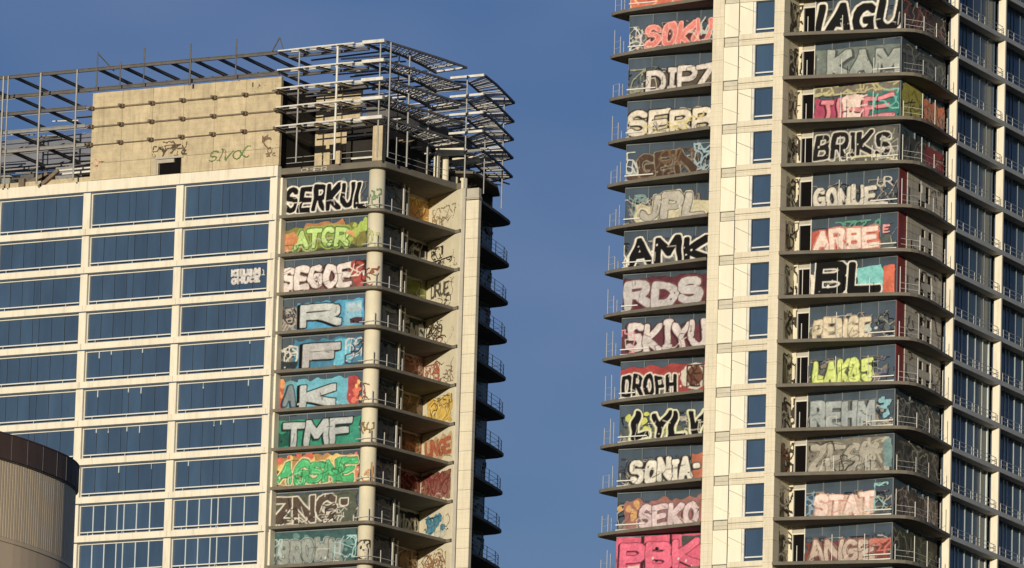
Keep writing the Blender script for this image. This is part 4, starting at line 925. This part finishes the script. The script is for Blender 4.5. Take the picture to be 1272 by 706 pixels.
for k in range(K0 + 1, K1 - 1):
    z0 = sz(k + 1) + .004; z1 = sz(k) - .252
    vis = -2 <= k <= 12
    # --- right-hand balcony
    if vis: g1 = glazed(RT, RG0, RG1, z0, z1, 5, GLB, MULG, .055)
    else:
        m = MB(); wallseg(m, RG0, RG1, z0, z1, .1); g1 = m.build("balcony_glazing", GLB, RT)
    if k in RR: sheet("graffiti", g1, (RG0[0] + .02, RG0[1]), (RG1[0] - .05, RG1[1]), z0 + .02, z1 - .12, RR[k], .06, label=RRN[k] + " sprayed on the balcony glazing")
    m = MB(); m.box(2.98, 3.03, -1.22, -1.05, z0, z1 - .45); m.box(3.91, 3.97, -1.22, -1.05, z0, z1); m.box(2.98, 3.97, -1.2, -1.06, z1 - .56, z1 - .46)
    df = m.build("door_frame", FRAME, RT)
    m = MB(); m.box(2.98, 3.88, -1.10, -1.04, z1 - .44, z1); m.build("transom_panel", BLOCK, df)
    m = MB(); m.box(3.03, 3.91, -1.04, -1.02, z0, z1 - .56); m.build("doorway", DARKOPEN, df)
    m = MB(); m.box(2.3, 2.97, -1.2, -1.05, z0, z1); lw = m.build("entrance_wall", PWALL, RT)
    sheet("graffiti", lw, (2.3, -1.2), (2.97, -1.2), z0, z1 - .3, [('scr', 5, (70, 60, 50), .07, 0, 1, 0, 1)], .02, .06)
    sheet("graffiti", lw, (2.668, CF + 1.0), (2.668, -1.25), z0, z1 - .2, [('bg', (116, 106, 80), .0, .45, 0, .82, .15), ('scr', 6, (60, 52, 42), .08, 0, 1, 0, .9), ('scr', 4, random.choice([(200, 190, 170), (150, 70, 60), (190, 180, 150)]), .06, 0, 1, 0, .9)], .02, .06)
    # side of the right-hand balcony: glazing or block wall
    if 3 <= k <= 7:
        q = lerp(SG0, SG1, .17)
        m = MB(); wallseg(m, SG0, q, z0, z1, .12); m.build("red_panel", REDP, RT)
        blk = MB(); wallseg(blk, q, SG1, z0, z1, .08); bw_ = blk.build("block_wall", BODY, RT)
        opens = {3: (3, 5), 4: (2, 3), 5: (2, 3), 6: (2, 3), 7: (2,)}[k]
        nb = 10; rows_ = 5
        for r_ in range(rows_):
            for c_ in range(nb):
                if (c_ in (4, 6) and r_ in (1, 3)) and k != 3: continue
                if k == 3 and (c_, r_) in ((3, 1), (4, 1), (5, 2), (5, 3), (3, 3)): continue
                a_, b_ = lerp(q, SG1, (c_ + .02) / nb), lerp(q, SG1, (c_ + .98) / nb)
                m = MB(); hz = (z1 - z0) / rows_; wallseg(m, (a_[0] + .08, a_[1]), (b_[0] + .08, b_[1]), z0 + r_ * hz + .012, z0 + (r_ + 1) * hz - .012, .07); m.build("wall_block", BLOCK, bw_)
        sheet("graffiti", bw_, (q[0] + .1, q[1]), (SG1[0] + .1, SG1[1]), z0, z1, [('scr', 5, (90, 80, 68), .05, 0, 1, 0, .9)], .02, .08)
    else:
        g2 = glazed(RT, SG0, SG1, z0, z1, 3, GLR, MULG, .08)
        if k in RS: sheet("graffiti", g2, SG0, SG1, z0, z1 - .1, [(L_[0], tuple(min(255, int(v * 1.35)) for v in L_[1]), *L_[2:]) if L_[0] == 'bg' else L_ for L_ in RS[k]] + [('scr', 9, (196, 188, 168), .03, 0, 1, 0, .9), ('scr', 7, (30, 28, 28), .035, 0, 1, 0, .9)], .06, .06)
    # loose edge railing: uprights and wires
    m = MB()
    pts = [(4.4, -3.45), (6.9, -2.98), (9.2, -2.5), (11.3, -1.9), (12.2, -.6), (12.2, 1.6), (12.0, 4.2)]
    hgt = [1.9 if random.random() < .4 else 1.15 for _ in pts]
    for (x, y), h_ in list(zip(pts, hgt))[:4]:
        if random.random() < .8: pm = MB(); pm.box(x - .022, x + .022, y - .022, y + .022, z0, z0 + h_); pm.build("rail_post", FRAME, RT)
    pts = pts[3:]
    for (x, y), h_ in list(zip(pts, hgt))[1:]: m.box(x - .022, x + .022, y - .022, y + .022, z0, z0 + h_)
    for zz in (.35, .75):
        for p, q in zip(pts[:-1], pts[1:]): m.bar((*p, z0 + zz), (*q, z0 + zz), .02)
    m.build("wire_railing", FRAME if k % 3 else RAILG, RT)
    if k in (2, 3, 4, 6, 7, 8, 10, 11, 0):
        for zq in (.2, .55):
            m = MB(); m.box(8.6, 10.7, -1.36, -1.30, z0 + zq, z0 + zq + .08); m.build("guard_rail", FRAME, RT)
    # --- left-hand balcony
    if vis: g1 = glazed(RT, LG0, LG1, z0, z1, 4, GLB, MULG, .05)
    else:
        m = MB(); wallseg(m, LG0, LG1, z0, z1, .1); g1 = m.build("balcony_glazing", GLB, RT)
    if k + 1 in RL: sheet("graffiti", g1, (LG0[0] + .04, LG0[1]), (-3.85, LG1[1]), z0 + .02, z1 - .12, RL[k + 1], .06, label=RN[k + 1] + " sprayed on the balcony glazing")
    m = MB()
    pts = [(-11.2, -2.05), (-11.85, -1.7), (-11.6, -.7), (-11.3, .8), (-11.0, 3.0)]
    for (x, y) in pts: 
        h_ = random.choice((1.0, 1.3, 1.9)); m.box(x - .02, x + .02, y - .02, y + .02, z0, z0 + h_)
    for zz in (.5, 1.0):
        for p, q in zip(pts[:-1], pts[1:]): m.bar((*p, z0 + zz), (*q, z0 + zz), .018)
    m.build("wire_railing", RAILG, RT)
    for zq, xq in ((.5, -9.4 if k % 2 else -8.4), (.12, -9.0)):
        m = MB(); m.box(-10.7, xq, -1.86, -1.80, z0 + zq, z0 + zq + .08); m.build("guard_rail", RAILW, RT)
# ================================================================== LOW BUILDING, bottom left
def ray(x, y): return F + R2 * ((x - 636) / 10237.93) + U2 * ((353 - y) / 10237.93)
def at_z(x, y, z): d = ray(x, y); return d * (z / d.z)
r0 = ray(0, 537); zt = (r0 * (350 / r0.y)).z
tp = [at_z(x, y, zt) for x, y in ((-60, 519), (0, 537), (40, 549), (77.5, 564), (92, 572), (99.3, 580))]
plan = [(p.x, p.y) for p in tp]
r1 = ray(0, 568); zf = (r1 * (tp[1].y / r1.y)).z
r2 = ray(0, 664); zr = (r2 * (tp[1].y / r2.y)).z
# round the corner beyond
e = Vector(plan[-1]); d0 = (Vector(plan[-1]) - Vector(plan[-2])).normalized()
for ang in (.25, .3, .35, .4, .4, .4):
    c_, s_ = math.cos(ang), math.sin(ang); d0 = Vector((d0.x * c_ - d0.y * s_, d0.x * s_ + d0.y * c_)); e = e + d0 * 1.0; plan.append((e.x, e.y))
# smooth the outline
def chaikin(p, n=2):
    for _ in range(n):
        q = [p[0]]
        for a, c in zip(p[:-1], p[1:]): q += [lerp(a, c, .25), lerp(a, c, .75)]
        q.append(p[-1]); p = q
    return p
plan = chaikin(plan, 2)
org = plan[len(plan) // 2]
far = (plan[-1][0] - 25, plan[-1][1] + 12)
LB = link("curved_building", None, None, (org[0], org[1], 0))
tag(LB, "tan building with rounded corner, ribbed metal band and dark brown roof edge at lower left", "building")
loc = [(p[0] - org[0], p[1] - org[1]) for p in plan]; back = [(far[0] - org[0], far[1] - org[1]), (loc[0][0], loc[0][1] + 25)]
cen = (loc[0][0], loc[0][1] + 14)
def inset(pts, t):
    out = []
    for i, p in enumerate(pts):
        a = pts[max(i - 1, 0)]; c = pts[min(i + 1, len(pts) - 1)]
        d = Vector((c[0] - a[0], c[1] - a[1])).normalized(); out.append((p[0] - d.y * t, p[1] + d.x * t))
    return out
zt += EYE; zf += EYE; zr += EYE
m = MB(); m.prism(loc + back, zf, zt); m.build("roof_fascia", BROWN, LB)
for i in range(1, len(loc) - 1, 2):
    p = loc[i]; a, c = loc[i - 1], loc[i + 1]; d = Vector((c[0] - a[0], c[1] - a[1])).normalized(); n_ = (d.y, -d.x)
    m = MB(); m.bar((p[0] + n_[0] * .004, p[1] + n_[1] * .004, zf + .02), (p[0] + n_[0] * .004, p[1] + n_[1] * .004, zt - .02), .012); m.build("fascia_joint", STEELD, LB)
m = MB()
for a, c in zip(loc[:-1], loc[1:]): m.bar((*a, zt + .02), (*c, zt + .02), .05, .045)
m.build("roof_flashing", BROWN, LB)
m = MB(); m.prism(inset(loc, .05) + back, zf - .06, zf - .001); m.build("soffit_strip", STEELD, LB)
m = MB(); m.prism(inset(loc, .17) + back, zr, zf - .06); m.build("band_backing", RIBM, LB)
m = MB(); m.prism(inset(loc, .15) + back, 0, zr - .18); m.build("lower_wall", TANW, LB)
m = MB(); m.prism(inset(loc, .10) + back, zr - .18, zr - .002); m.build("band_sill", RIBM, LB)
# ribs
rib = MB(); pts = inset(loc, .14); s_acc = 0
for a, c in zip(pts[:-1], pts[1:]):
    L = math.dist(a, c); d = ((c[0] - a[0]) / L, (c[1] - a[1]) / L)
    while s_acc < L:
        p = (a[0] + d[0] * s_acc, a[1] + d[1] * s_acc)
        q = (p[0] + d[0] * .145, p[1] + d[1] * .145); n_ = (d[1], -d[0])
        rib.prism([(p[0], p[1]), (q[0], q[1]), (q[0] + n_[0] * .035, q[1] + n_[1] * .035), (p[0] + n_[0] * .035, p[1] + n_[1] * .035)], zr + .01, zf - .07)
        s_acc += .2
    s_acc -= L
tag(rib.build("ribs", RIBM, LB), kind="stuff")

print("objects", len(bpy.data.objects), "tris", sum(len(o.data.polygons) * 2 for o in bpy.data.objects if o.type == 'MESH'))
